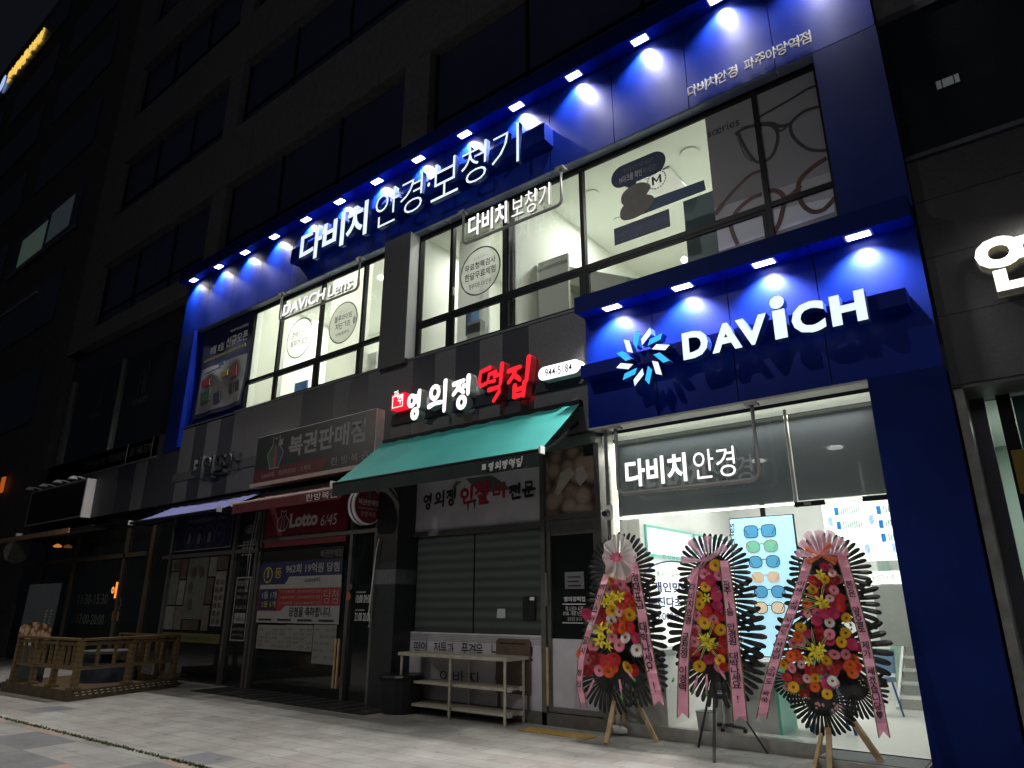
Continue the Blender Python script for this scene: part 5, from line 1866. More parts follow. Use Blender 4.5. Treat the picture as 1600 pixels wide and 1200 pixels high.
# ================================================================== lottery shop
LS = thing("lottery_shopfront", "dark lottery shop front with red glass panel and prize banner", "shop front", (-11, 8.3, 0))
w = MB()
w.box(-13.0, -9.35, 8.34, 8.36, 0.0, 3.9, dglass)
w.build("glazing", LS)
w = MB()
for px in (404, 547, 586):
    x = P(px, 900, 8.3).x
    w.box(x - .04, x + .04, 8.27, 8.36, 0, 3.9, M("steel_dim", (0.2, 0.195, .185)))
w.box(-13.0, -9.35, 8.275, 8.355, 2.80, 2.88, M("steel_dim", (0.2, 0.195, .185)))
w.build("frame", LS)
w = MB()
r = R4((420, 786), (545, 770), (540, 846), (412, 856), 8.3)
red = M("panel_dark_red", (0.16, 0.012, 0.022), 0.45, 0, 0.1, 2)
w.slab(r, 8.30, 8.335, red)
o = w.build("red_panel", LS)
w = MB()
a = cell(453, 497, 797, 824, 8.3)
w.text("Lotto", (a[0], a[1], a[2] + .02, a[3] - .04), 8.297, prW, bold=.045)
a = cell(501, 526, 797, 823, 8.3)
w.text("6/45", (a[0], a[1], a[2] + .03, a[3] - .08), 8.297, prW, bold=.0, shear=.12)
a = cell(433, 452, 797, 829, 8.3)
cx, cz = (a[0] + a[1]) / 2, (a[2] + a[3]) / 2
hw, hh = (a[1] - a[0]) / 2, (a[3] - a[2]) / 2
pot = [(-.5, -1), (.5, -1), (1, -.1), (.35, .45), (.45, .95), (0, .8), (-.45, .95), (-.35, .45), (-1, -.1)]
w.line([(cx + p * hw, cz + q * hh) for p, q in pot], .022, 8.297, prW, True)
for s_ in (-.3, .3):
    w.line([(cx + s_ * hw * .4, cz + .4 * hh), (cx + s_ * hw, cz - hh)], .014, 8.296, prW)
w.build("lettering", o)
bnW = M("banner_white_shaded", (0.25, 0.25, 0.245), 0.6, 0, 0.06, 3)  # white and yellow prints darkened to stand for the shade under the awning
bnY = M("banner_yellow_shaded", (0.28, 0.23, 0.04), 0.6)
# prize banner
BN = thing("prize_banner", "navy white and red prize banner taped on the lottery shop glass", "banner", (-11.3, 8.3, 1.4))
y = 8.30
def rr4(a, b, c, d): return R4(a, b, c, d, y)
w = MB()
hd = rr4((411, 863), (539, 852), (537, 871), (410, 880))
nv = rr4((410, 880), (537, 871), (533, 905), (406, 919))
x0, x1 = nv[0], nv[1]
bz = [hd[3], hd[2], nv[2]]
zr0 = P(465, 919, y).z; zr1 = P(465, 955, y).z; zb3 = P(465, 974, y).z
nvz = P(470, 912, y).z
w.slab((x0, x1, bz[1], bz[0]), y, y + .012, black)
w.slab((x0, x1, nvz, bz[1]), y, y + .012, navy)
w.slab((x0, x1, zb3, nvz), y, y + .012, bnW)
xs_ = x0 + (x1 - x0) * .25
w.face([(x0, y - .003, zr1), (x0 + (x1 - x0) * .30, y - .003, zr1), (x0 + (x1 - x0) * .36, y - .003, zr1 + .10), (x1, y - .003, zr1 + .10), (x1, y - .003, zr0), (x0, y - .003, zr0)], M("print_red", (0.22, 0.022, 0.024), .5, 0, .05))
w.slab((x0 + .03, xs_, zr1 + .02, zr0 - .01), y - .006, y - .002, navy)
w.face([(x0 + (x1 - x0) * .33, y - .002, nvz), (x1, y - .002, nvz), (x1, y - .002, nvz + .14), (x0 + (x1 - x0) * .38, y - .002, nvz + .14)], bnW)
o = w.build("sheet", BN)
w = MB()
W_ = x1 - x0
def bt(s, f0, f1, z0, z1, m, bold=0.0): w.text(s, (x0 + W_ * f0, x0 + W_ * f1, z0, z1), y - .009, m, bold=bold)
bt("962회 19억원 당첨", .33, .97, nvz + .20, bz[1] - .06, bnW, .02)
bt("등", .19, .28, nvz + .12, bz[1] - .12, bnY, .01)
w.ring(x0 + W_ * .10, y - .009, (nvz + bz[1]) / 2 - .03, .155, .03, bnY, .16)
bt("1", .088, .112, nvz + .13, bz[1] - .12, bnY, .02)
bt("복권판매점", .74, .99, bz[1] + .03, bz[0] - .05, prG)
bt("Lotto645", .58, .76, nvz + .03, nvz + .11, ink)
zm = (zr0 + zr1) / 2
bt("1등 1개", .05, .24, zm + .02, zr0 - .05, bnW, .02)
bt("2등 5개", .05, .24, zr1 + .07, zm - .02, bnY, .02)
hh = (zr0 - zr1 - .10) / 3
for i, s in enumerate(("1038회 (5200만원)", "1089회 (5600만원)", "1150회 (2x1900만원)")):
    bt(s, .29, .80, zr0 - .01 - hh * (i + 1) + .02, zr0 - hh * i - .03, M("print_pinkish", (.32, .2, .19), .6), .004)
bt("당첨", .82, .98, zr1 + .14, zr0 - .03, bnW, -.005)
bt("당첨을 축하합니다.", .42, .92, zb3 + .12, zr1 + .08, ink, .01)
for i in range(4):
    w.rect((x0 + W_ * (.03 + .25 * i), x0 + W_ * (.20 + .25 * i), zb3 + .04, zb3 + .075), y - .008, ink)
w.build("lettering", o)
# newspapers
news = ramp_mat("newsprint", 'WAVE', 14, [(0.0, (0.10, 0.10, 0.09)), (0.5, (0.24, 0.235, 0.21)), (1.0, (0.26, 0.255, 0.23))], .8, 0, 'Z', 3, vscale=(1, 1, 3))
for q, lb in ((((402, 977), (445, 976), (444, 1016), (400, 1013)), "newspaper page taped under the prize banner, farthest from the door handles"), (((446, 977), (488, 976), (487, 1018), (444, 1016)), "newspaper page taped under the prize banner, middle of three"), (((489, 977), (524, 976), (523, 1040), (487, 1036)), "longest newspaper page, taped under the prize banner beside the door handles")):
    NP = MB()
    rn = R4(*q, 8.305)
    NP.slab(rn, 8.31, 8.32, news)
    for k_ in range(4):
        x_ = rn[0] + (rn[1] - rn[0]) * (.06 + .24 * k_)
        for j_ in range(5):
            if (k_ + j_) % 4 == 1: continue
            z_ = rn[3] - .06 - j_ * (rn[3] - rn[2] - .08) / 5
            NP.rect((x_, x_ + (rn[1] - rn[0]) * .19, z_ - .05, z_), 8.308, M("news_column", (.14, .14, .13), .8, 0, .4, 40))
    tag(NP.build("newspaper"), lb, "newspaper", "newspaper pages inside the lottery shop glass")
w = MB()
a = R4((552, 925), (578, 924), (576, 958), (549, 960), 8.3)
for i, s in enumerate(("10:00 09:00", "21:00 20:00")):
    zt = a[3] - .05 - i * .30
    w.text(s, (a[0] + .05, a[1], zt - .14, zt), 8.333, prW, bold=.01)
    w.rect((a[0] + .05, a[0] + .3, zt + .03, zt + .055), 8.333, prG)
p = P(546, 932, 8.28)
w.disc(p.x, 8.26, p.z, .055, M("sticker_orange", (.4, .1, .03), .6), .07)
p2 = P(549, 917, 8.28)
w.disc(p2.x, 8.26, p2.z, .045, woodd, .055)
w.build("door_lettering", LS)
w = MB()
for px in (524, 529):
    a, b = P(px, 1012, 8.2), P(px - 3, 1085, 8.2)
    w.tube([(a.x, 8.2, .2), (a.x, 8.2, 1.0)], .022, woodl, 8)
w.build("door_handle", LS)
# lottery sign box
t = thing("lottery_sign_box", "unlit black box sign with treasure pot emblem above the red awning", "sign", (-11, 8.1, 4))
r = R4((404, 682), (588, 640), (585, 721), (394, 758), 8.1)
w = MB()
w.slab(r, 8.105, 8.299, M("sign_return_grey", (0.65, 0.65, 0.62), 0.5, 0.2, .1, 5))
w.slab((r[0] + .012, r[1] - .012, r[2] + .012, r[3] - .012), 8.098, 8.105, M("sign_face_dark", (0.022, 0.026, 0.032), .35, 0, .1, 2))
H_ = r[3] - r[2]; W_ = r[1] - r[0]
w.face([(r[0] + .012, 8.096, r[2] + .012), (r[0] + W_ * .60, 8.096, r[2] + .012), (r[0] + W_ * .66, 8.096, r[2] + H_ * .28), (r[0] + .012, 8.096, r[2] + H_ * .28)], M("sign_face_red", (.085, .01, .017), .4))
w.box(r[0], r[1], 8.03, 8.25, r[2] - .09, r[2] - .01, M("bar_pinkish", (0.42, 0.33, 0.30)))
o = w.build("box", t)
w = MB()
w.text("복권판매점", (r[0] + W_ * .31, r[0] + W_ * .93, r[2] + H_ * .42, r[2] + H_ * .86), 8.094, prG, bold=.03)
w.text("한·방·복·권", (r[0] + W_ * .68, r[0] + W_ * .96, r[2] + H_ * .08, r[2] + H_ * .24), 8.094, prG, bold=.0)
for s, f0, f1 in (("Lotto6/45", .08, .20), ("연금복권520", .24, .39), ("스피또", .43, .52)):
    w.text(s, (r[0] + W_ * f0, r[0] + W_ * f1, r[2] + H_ * .09, r[2] + H_ * .19), 8.094, prG)
cx, cz, hw, hh = r[0] + W_ * .19, r[2] + H_ * .60, W_ * .075, H_ * .34
P2 = lambda u, v: (cx + u * hw, cz + v * hh)
for poly, c in (([(-.5, -1), (-.15, -1), (-.1, .4), (-.35, .45), (-1, -.1)], (.03, .07, .04)), ([(-.15, -1), (.25, -1), (.1, .4), (-.1, .4)], (.17, .055, .03)), ([(.25, -1), (.5, -1), (1, -.1), (.35, .45), (.1, .4)], (.03, .035, .10))):
    w.face([(P2(*q)[0], 8.095, P2(*q)[1]) for q in poly], M("pot_%.2f" % c[0] + "_%.2f" % c[2], c, .6))
w.line([P2(*q) for q in pot], .025, 8.0935, prG, True)
w.line([P2(.45, .35), P2(.8, .7)], .05, 8.093, prG); w.line([P2(.8, .35), P2(.45, .7)], .05, 8.092, prG)
w.build("lettering", o)
# round blade sign
t = thing("round_blade_sign", "round red projecting sign with white rim beside the lottery shop", "sign", (0, 0, 0))
c = P(576, 790, 7.85)
t.location = c
rad = (P(576, 760, 7.85) - P(576, 820, 7.85)).length / 2 * .97
k_ = 32
w = MB()
ringv = lambda x, rr: [(x, c.y + rr * math.cos(2 * math.pi * i / k_), c.z + rr * math.sin(2 * math.pi * i / k_)) for i in range(k_)]
for xa, xb, m in ((c.x - .16, c.x - .10, white), (c.x - .10, c.x - .06, M("rim_blue", (.03, .05, .2), .5)), (c.x - .06, c.x, white)):
    w.add(ringv(xa, rad) + ringv(xb, rad), [(i, (i + 1) % k_, (i + 1) % k_ + k_, i + k_) for i in range(k_)], m)
w.add(ringv(c.x, rad), [range(k_)], white)
w.add(ringv(c.x - .16, rad), [range(k_ - 1, -1, -1)], white)
w.add(ringv(c.x + .004, rad * .93), [range(k_)], M("blade_red", (0.20, 0.014, 0.03), .45))
w.box(c.x - .10, c.x - .06, c.y + rad - .02, 8.35, c.z - .03, c.z + .03, dark)
o = w.build("drum", t)
w = MB()
def yt(s, dy0, dy1, dz0, dz1, m, b=0.0): w.text3(s, (c.x + .008, c.y + dy0 * rad, c.z + dz0 * rad), (0, (dy1 - dy0) * rad, 0), (0, 0, (dz1 - dz0) * rad), m, b)
yt("복권판매점", -.72, .72, .0, .32, prW, .02)
yt("Lotto645 연금복권 스피또", -.7, .7, -.22, -.10, prW)
yt("한·방·복·권", -.5, .5, -.58, -.32, prW)
for i, cl in enumerate(((.03, .10, .05), (.3, .1, .03), (.03, .05, .2))):
    w.add([(c.x + .008, c.y + (-.22 + .15 * i) * rad, c.z + .42 * rad), (c.x + .008, c.y + (-.07 + .15 * i) * rad, c.z + .42 * rad), (c.x + .008, c.y + (-.03 + .10 * i) * rad, c.z + .82 * rad), (c.x + .008, c.y + (-.12 + .10 * i) * rad, c.z + .82 * rad)], [(0, 1, 2, 3)], M("emblem_%d" % i, cl, .5))
w.build("lettering", o)
# pillar, rope, bin
w = MB()
xa, xb = P(585, 900, 8.05).x, P(618, 900, 8.05).x
w.box(xa, xb, 8.05, 8.62, 0, 3.9, M("pillar_dark", (0.017, 0.020, 0.024), .45, 0, .2, 14))
zc1, zc2 = P(600, 890, 8.05).z, P(600, 913, 8.05).z
w.box(xa - .006, xb + .006, 8.044, 8.615, zc2, zc1, stoneL)
tag(w.build("shop_pillar"), "dark square pillar with a pale band between lottery and rice cake shops", "pillar")
w = MB()
a = P(592, 842, 8.0); b = P(576, 960, 8.0); c_ = P(578, 968, 8.0)
w.tube([a, (a.x - .05, 8.0, (a.z + b.z) / 2 + .4), b, c_, (c_.x - .02, 8.0, c_.z - .12)], .011, prW, 6)
tag(w.build("hanging_rope"), "thin white cord hanging in front of the dark pillar", "cord")
w = MB()
p = G(606, 1116)
zt = P(606, 1058, p.y).z
w.tube([(p.x, p.y + .25, 0), (p.x, p.y + .25, zt * .9), (p.x, p.y + .25, zt)], [.29, .33, .35], M("bin_rubber", (0.008, 0.009, 0.011), .7, 0, .2, 8), 18)
w.tube([(p.x, p.y + .25, zt), (p.x, p.y + .25, zt + .03)], [.36, .34], black, 18)
o = w.build("rubber_bin")
tag(o, "black rubber tub at the foot of the dark pillar", "bin")
# ================================================================== steel table and board
t = thing("steel_work_table", "three tier steel work table on thin legs before the rice cake shop", "table", (-7.3, 8.3, 0))
tx0, tx1, ty0, ty1 = -8.36, -6.28, 7.93, 8.37
tst = M("table_steel", (0.50, 0.46, 0.37), .45, .25, .15, 6)
zt = P(790, 1028, 7.93).z
MB().box(tx0 - .03, tx1 + .05, ty0 - .03, ty1 + .03, zt - .045, zt, tst).build("top", t)
for z in (0.47, 0.155):
    MB().box(tx0, tx1, ty0 + .03, ty1 - .01, z - .035, z, tst).build("shelf", t)
for x in (tx0 + .02, (tx0 + tx1) / 2, tx1 - .02):
    for y in (ty0 + .01, ty1 - .01):
        MB().tube([(x, y, 0), (x, y, .05), (x, y, zt - .046)], [.014, .021, .021], tst, 8).build("leg", t)
w = MB()
for z in (.47, .155):
    for y in (ty0 + .04, ty1 - .13):
        w.box(tx1 + .001, tx1 + .006, y, y + .10, z - .05, z + .012, prW)
w.build("price_tag", t)
w = MB()
bx0, bx1 = P(776, 1000, 8.42).x, P(829, 1000, 8.42).x
w.prism([(bx0, .35), (bx1, .35), (bx1, P(800, 1003, 8.42).z), (bx1 - .04, P(800, 998, 8.42).z), (bx0 + .04, P(800, 998, 8.42).z), (bx0, P(800, 1003, 8.42).z)], 8.405, 8.43, woodd)
w.box(bx0 + .06, bx1 - .08, 8.40, 8.405, 1.02, 1.035, black)
w.box(bx0 + .03, bx0 + .06, 8.41, 8.43, 0, .35, woodd); w.box(bx1 - .06, bx1 - .03, 8.41, 8.43, 0, .35, woodd)
tag(w.build("wooden_board"), "brown wooden board with a carry slot leaning behind the steel table", "board")
# wall fittings
t = thing("security_camera", "small white boxed camera on the steel post by the optician glass", "camera", P(950, 801, 8.35))
p = P(950, 801, 8.35)
MB().box(p.x - .06, p.x + .05, 8.33, 8.40, p.z - .10, p.z + .10, white).build("housing", t)
w = MB(); w.tube([(p.x, 8.34, p.z), (p.x + .02, 8.22, p.z - .03)], [.045, .04], black, 12); w.build("lens", t)
w = MB()
p = P(957, 1139, 8.3)
w.tube([(p.x, 8.36, p.z), (p.x, 8.24, p.z)], .04, prG, 12)
w.tube([(p.x + .01, 8.30, p.z), (p.x + .13, 8.30, p.z), (p.x + .2, 8.30, p.z)], [.05, .045, .025], prW, 12)
tag(w.build("outdoor_tap"), "small pale valve fitting low on the post by the first flower stand", "valve")

# ================================================================== nail shop
NS = thing("nail_shopfront", "dark nail shop front with a poster covered window", "shop front", (-15, 8.3, 0))
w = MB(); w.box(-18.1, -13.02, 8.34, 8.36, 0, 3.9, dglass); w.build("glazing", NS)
w = MB()
for px in (268, 366, 402):
    x = P(px, 870, 8.3).x
    w.box(x - .045, x + .045, 8.26, 8.36, 0, 3.85, M("steel_dim", (0.2, 0.195, .185)))
w.box(-17.2, -13.02, 8.27, 8.355, 2.62, 2.70, M("steel_dim", (0.2, 0.195, .185)))
w.build("frame", NS)
r = R4((274, 806), (365, 795), (362, 854), (271, 863), 8.3)
w = MB(); w.slab(r, 8.305, 8.335, navy); w.frame(r, .012, 8.300, 8.3045, prG); hp = w.build("header_panel", NS)
w = MB()
for i, (px, py) in enumerate(((296, 840), (311, 839), (327, 837), (343, 835))):
    p = P(px, py, 8.3)
    w.ring(p.x, 8.302, p.z, .21, .014, prG, .24)
    w.face([(p.x - .08, 8.302, p.z - .15), (p.x + .04, 8.302, p.z - .16), (p.x + .09, 8.302, p.z + .02), (p.x - .01, 8.302, p.z + .12), (p.x - .07, 8.302, p.z + .02)] if i != 3 else [(p.x - .12, 8.302, p.z - .02), (p.x - .06, 8.302, p.z + .06), (p.x + .1, 8.302, p.z + .04), (p.x - .05, 8.302, p.z + .03)], prG)
    w.text(("NAIL", "FOOT", "HAND", "WAXING")[i], (p.x - .17, p.x + .19, p.z + .33, p.z + .42), 8.302, prG)
w.text("네일또아 네일&페디", (r[0] + .9, r[1] - 1.0, r[3] - .24, r[3] - .12), 8.302, prG)
w.build("lettering", hp)
wp = R4((266, 873), (360, 865), (345, 984), (254, 990), 8.3)
W_, H_ = wp[1] - wp[0], wp[3] - wp[2]
w = MB()
pc = [M("poster_sage", (.075, .085, .068), .6, 0, .25, 4), M("poster_pale", (.13, .13, .12), .6, 0, .3, 7), M("poster_brown", (.05, .035, .025), .6, 0, .4, 6), M("poster_tan", (.10, .085, .07), .6, 0, .4, 9)]
for f in ((0, .18, .02, .33, 1), (0, .17, .35, .80, 0), (0, .17, .82, .98, 1), (.18, .30, .70, .98, 2), (.18, .30, .35, .68, 1), (.19, .32, .02, .33, 3), (.31, .66, .16, .99, 0), (.34, .62, .02, .15, 2), (.67, .80, .72, .98, 1), (.67, .78, .36, .70, 2), (.66, .77, .02, .34, 3), (.80, .97, .08, .78, 1), (.80, .98, .80, .99, 2)):
    w.slab((wp[0] + W_ * f[0], wp[0] + W_ * f[1] - .02, wp[2] + H_ * f[2], wp[2] + H_ * f[3]), 8.325 - .002 * f[4], 8.335, pc[f[4]])
for i in range(12):
    px_ = wp[0] + W_ * (.845 + .07 * (i % 2)); pz_ = wp[2] + H_ * (.14 + .1 * (i // 2))
    w.face([(px_ - .06, 8.315, pz_ - .05), (px_ + .06, 8.315, pz_ - .05), (px_ + .05, 8.315, pz_ + .06), (px_ - .05, 8.315, pz_ + .05)], pc[2])
for fx, fz in ((.42, .78), (.55, .78), (.40, .58), (.42, .36), (.07, .9), (.13, .9)):
    w.disc(wp[0] + W_ * fx, 8.312, wp[2] + H_ * fz, .09, pc[2], .13, 14)
w.slab((wp[0], wp[1] - .05, wp[2] - .22, wp[2] - .03), 8.318, 8.335, M("strip_olive", (.085, .085, .02), .6))
w.text("네일 문의 010-4511-0213", (wp[0] + .2, wp[1] - .2, wp[2] - .18, wp[2] - .07), 8.314, ink)
w.build("window_poster", NS)
w = MB()
r = R4((369, 903), (391, 900), (381, 1000), (357, 1003), 8.3)
w.slab(r, 8.325, 8.334, black); w.frame(r, .025, 8.318, 8.3245, prG)
xm = (r[0] + r[1]) / 2; hw = (r[1] - r[0]) / 2 - .07; H_ = r[3] - r[2]
for s, f, h in (("네일또아", .90, .09), ("+영업시간+", .78, .05), ("화-금", .68, .06), ("토요일", .52, .06), ("100% 예약제", .18, .06), ("주차가능", .09, .05)):
    w.text(s, (xm - hw, xm + hw, r[2] + H_ * (f - h / 2), r[2] + H_ * (f + h / 2)), 8.317, prG, bold=.01 if f > .85 else 0)
w.slab((xm - hw, xm + hw, r[2] + H_ * .27, r[2] + H_ * .43), 8.319, 8.322, prG)
w.text("nailtoa", (xm - hw + .05, xm + hw - .05, r[2] + H_ * .31, r[2] + H_ * .38), 8.3165, ink)
w.build("door_notice", NS)
w = MB()
r = R4((373, 800), (403, 796), (400, 850), (370, 855), 8.3)
w.slab(r, 8.31, 8.334, black); w.frame(r, .012, 8.305, 8.3095, prG)
w.text("네일또아", (r[0] + .3, r[1] - .1, r[3] - .5, r[3] - .3), 8.305, prG)
w.text("봄봄봄", (r[0] + .25, r[1] - .1, r[3] - .95, r[3] - .62), 8.305, prG)
w.build("door_header", NS)
w = MB()
for dx_ in (0, .09):
    a = P(402, 797, 8.12); b = P(388, 870, 8.12); c_ = P(383, 925, 8.12)
    w.tube([(a.x + dx_, 8.12, a.z), (b.x + dx_, 8.12, b.z), (c_.x + dx_ * .6, 8.12, c_.z)], .010, prG, 6)
tag(w.build("awning_rope"), "pair of pale cords hanging beside the nail shop door", "cord")
t = thing("unlit_letter_sign", "unlit dark channel letters on the stone above the lavender awning", "sign", (-15.5, 8.2, 4.7))
dk = M("unlit_letter_dark", (.018, .02, .024), .4)
for ch, (a, b, c_, d) in zip("네일또아", ((299, 314, 714, 748), (316, 331, 713, 747), (333, 349, 711, 738), (351, 366, 706, 733))):
    MB().text(ch, cell(a, b, c_, d, 8.12), 8.27, dk, .14, .03, M("unlit_letter_side", (.12, .13, .14), .4)).build("letter", t)
w = MB(); w.box(-17.3, -13.6, 8.27, 8.298, 4.50, 4.72, M("rail_grey", (.06, .065, .07), .5)); w.build("sign_rail", t)

# ================================================================== banner on the blue panel
BB = thing("opening_banner", "wrinkled opening banner with product pictures on the blue panel", "banner", (-16, 8.3, 6))
b4 = [(318, 545), (388, 508), (383, 632), (297, 655)]
rb = R4((312, 560), (386, 535), (380, 625), (300, 655), 8.3)
vs, fs = [], []
n, m_ = 26, 20
for i in range(n + 1):
    for j in range(m_ + 1):
        u, v = i / n, j / m_
        x = rb[0] + (rb[1] - rb[0]) * u
        z = 6.08 + (8.50 - 6.08) * v
        yy = 8.36 + .025 * math.sin(u * 11 + v * 5) * (1 - v * .5) + .02 * math.sin(u * 5 - v * 9) * (1 - v) - .03 * (1 - v)
        vs.append((x, yy, z))
for i in range(n):
    for j in range(m_):
        fs.append((i * (m_ + 1) + j, (i + 1) * (m_ + 1) + j, (i + 1) * (m_ + 1) + j + 1, i * (m_ + 1) + j + 1))
w = MB()
bwht = M("banner_white", (0.20, 0.20, 0.20), .6, 0, .08, 3)
bblu = M("banner_blue", (0.010, 0.014, 0.05), .6, 0, .08, 3)
w.v = [tuple(p) for p in vs]
w.mats = [bwht, bblu]
for k_, f in enumerate(fs):
    i, j = divmod(k_, m_)
    w.f.append(f)
    w.mi.append(1 if (j >= 11 or i < 1 or i > n - 2 or j < 1) else 0)
o = w.build("sheet", BB, True)
w = MB()
x0, x1 = rb[0], rb[1]
W_ = x1 - x0
w.text("8월 8일", (x0 + W_ * .22, x0 + W_ * .5, 7.72, 7.95), 8.29, prG, bold=.01)
w.text("신규오픈", (x0 + W_ * .54, x0 + W_ * .97, 7.75, 8.02), 8.29, prG, bold=.01)
w.text("파주야당역점", (x0 + W_ * .6, x0 + W_ * .95, 8.12, 8.2), 8.29, prG)
for f0, f1, z0, z1, c_ in ((.12, .3, 6.85, 7.1, (.4, .03, .04)), (.14, .34, 6.42, 6.75, (.05, .12, .06)), (.52, .66, 6.95, 7.12, (.45, .3, .05)), (.70, .84, 6.85, 7.15, (.3, .04, .05)), (.42, .56, 6.30, 6.62, (.02, .03, .08)), (.72, .80, 6.45, 6.75, (.02, .02, .03)), (.84, .92, 6.45, 6.75, (.02, .02, .03)), (.14, .5, 7.22, 7.28, (.08, .2, .5)), (.44, .56, 7.3, 7.42, (.05, .25, .5)), (.1, .95, 7.55, 7.66, (.22, .20, .10))):
    w.prism([(x0 + W_ * f0 + .04, z0), (x0 + W_ * f1, z0 + .03), (x0 + W_ * f1 - .03, z1), (x0 + W_ * f0, z1 - .04)], 8.285, 8.30, M("print_%.2f_%.2f_%.2f" % c_, tuple(q * .6 + .01 for q in c_), .6, 0, .5, 14))
w.build("print", o)

# ================================================================== panels of the clinic windows (upper left)
CW = thing("clinic_windows", "dark lettered clinic window panels left of the blue column", "window", (-20, 8.3, 5))
w = MB()
x0, x1 = -26.0, -18.45
w.slab((x0, x1, 5.95, 9.0), 8.58, 8.61, dglass)
w.slab((x0, x1, 5.35, 5.93), 8.30, 8.33, M("clinic_panel", (.02, .022, .022), .3))
w.build("panel", CW)
w = MB()
fr_ = M("frame_line_grey", (.20, .21, .19), .35, .5)
for x in (x1, P(182, 620, 8.5).x, P(100, 660, 8.5).x, x0):
    w.box(x - .025, x + .025, 8.50, 8.58, 5.94, 9.0, fr_)
w.box(x0, x1, 8.27, 8.34, 5.30, 5.35, fr_)
for x in (P(206, 665, 8.3).x, P(245, 655, 8.3).x):
    w.box(x - .012, x + .012, 8.29, 8.30, 5.36, 5.92, fr_)
w.build("frame", CW)
w = MB()
pg = M("print_dim", (.09, .095, .09), .6)
a = P(207, 672, 8.3); b = P(243, 660, 8.3)
w.text("031 948 7579", (a.x + .1, b.x, 5.52, 5.76), 8.292, pg)
w.text("야당동물병원", (P(176, 680, 8.3).x, P(204, 672, 8.3).x, 5.50, 5.76), 8.292, pg)
w.text("강아지 수술 전문", (P(140, 690, 8.3).x, P(172, 680, 8.3).x, 5.50, 5.74), 8.292, pg)
for px, py, s_ in ((221, 600, 1), (153, 625, .9)):
    p = P(px, py, 8.56)
    w.line([(p.x - .2, p.z - .3), (p.x - .12, p.z + .1), (p.x - .2, p.z + .3), (p.x, p.z + .5), (p.x + .05, p.z + .25), (p.x + .1, p.z - .3)], .03, 8.572, pg)
    w.line([(p.x + .14, p.z - .3), (p.x + .16, p.z + .2), (p.x + .1, p.z + .5), (p.x + .25, p.z + .75), (p.x + .33, p.z + .4), (p.x + .24, p.z + .1), (p.x + .26, p.z - .3)], .03, 8.571, pg)
    w.text("야당동물병원", (p.x - .45, p.x + .55, p.z - .62, p.z - .42), 8.57, pg)
w.build("lettering", CW)

# ================================================================== restaurant at the far left
RT = thing("restaurant_front", "very dark restaurant front with opening hours on its glass", "shop front", (-22, 8.3, 0))
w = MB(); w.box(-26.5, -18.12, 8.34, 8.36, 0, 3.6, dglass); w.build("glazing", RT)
w = MB()
wd_ = M("frame_brown", (.06, .045, .03), .5)
for px in (62, 112, 190, 230):
    x = P(px, 900, 8.3).x
    w.box(x - .05, x + .05, 8.27, 8.36, 0, 3.5, wd_)
w.box(-26.5, -18.12, 8.27, 8.34, 2.75, 2.86, wd_)
w.build("frame", RT)
w = MB()
for s, q in (("11:30-15:30", (121, 169, 930, 942)), ("17:00-20:00", (119, 163, 961, 974))):
    a, b = P(q[0], q[3], 8.33), P(q[1], q[2], 8.33)
    zc = (a.z + b.z) / 2
    w.text(s, (a.x, b.x, zc - .13, zc + .13), 8.335, M("print_dim", (.09, .095, .09)))
p = P(184, 943, 8.33)
w.ring(p.x, 8.334, p.z, .17, .02, prG)
w.slab(R4((176, 955), (186, 955), (184, 970), (174, 970), 8.33), 8.328, 8.337, M("poster_amber", (.25, .13, .05), .6))
w.build("lettering", RT)
w = MB()
p = P(178, 922, 8.30)
org = M("amber_lit", (1, .4, .1), .5, 0, 0, em=(1, .28, .05), es=1.2)
w.ring(p.x - .06, 8.30, p.z, .085, .05, org)
w.prism([(p.x + .09, p.z - .2), (p.x + .15, p.z - .2), (p.x + .15, p.z + .2), (p.x + .09, p.z + .2)], 8.29, 8.32, org)
tag(w.build("amber_sign"), "small glowing amber sign in the dark restaurant glass", "sign")
w = MB()
p = P(90, 853, 8.2)
w.tube([(p.x, 8.2, p.z - .04), (p.x, 8.2, p.z), (p.x, 8.2, p.z + .06)], [.10, .12, .03], M("amber_lamp", (1, .5, .2), em=(1, .33, .08), es=.5), 12)
w.tube([(p.x, 8.2, p.z + .05), (p.x, 8.2, p.z + .5)], .008, dark, 5)
tag(w.build("pendant_lamp"), "tiny amber pendant lamp under the far left awning", "lamp")
# black box sign with lamps
xs2 = P(146, 779, 8.3).x
yf2 = PX(131, 778, xs2).y
t = thing("black_box_sign", "black box sign with a white end panel over the restaurant", "sign", (xs2 - 2, 8, 4))
a = P(44, 797, yf2)
zt, zb4 = P(137, 747, yf2).z, P(125, 808, yf2).z
w = MB()
w.box(a.x, xs2, yf2, 8.299, zb4, zt, M("sign_black", (.006, .006, .007), .4)); 
w.frame((a.x, xs2, zb4, zt), .05, yf2 - .01, yf2 - .001, M("frame_line_dim", (.30, .28, .25), .5))
w.build("box", t)
MB().box(xs2 + .001, xs2 + .02, yf2, 8.299, zb4, zt, white).build("end_panel", t)
g_ = ["farthest", "second farthest", "second nearest", "nearest"]
for i, (px, py) in enumerate(((47, 764), (68, 759), (90, 753), (114, 747))):
    q = P(px, py, yf2 - .25)
    tt = thing("sign_lamp", "small white arm lamp over the black box sign, %s the white end panel" % (["farthest from", "third nearest to", "second nearest to", "nearest to"][i]), "lamp", q, "arm lamps over the black box sign")
    MB().tube([(0, 0, -.03), (0, 0, .02), (0, .0, .07)], [.13, .10, .02], white, 12).build("lamp_shade", tt, loc=(0, 0, 0))
    MB().tube([(0, 0, .05), (0.04, .15, .05), (.08, .5, zt - q.z - .01)], .016, white, 6).build("arm", tt, loc=(0, 0, 0))
w = MB()
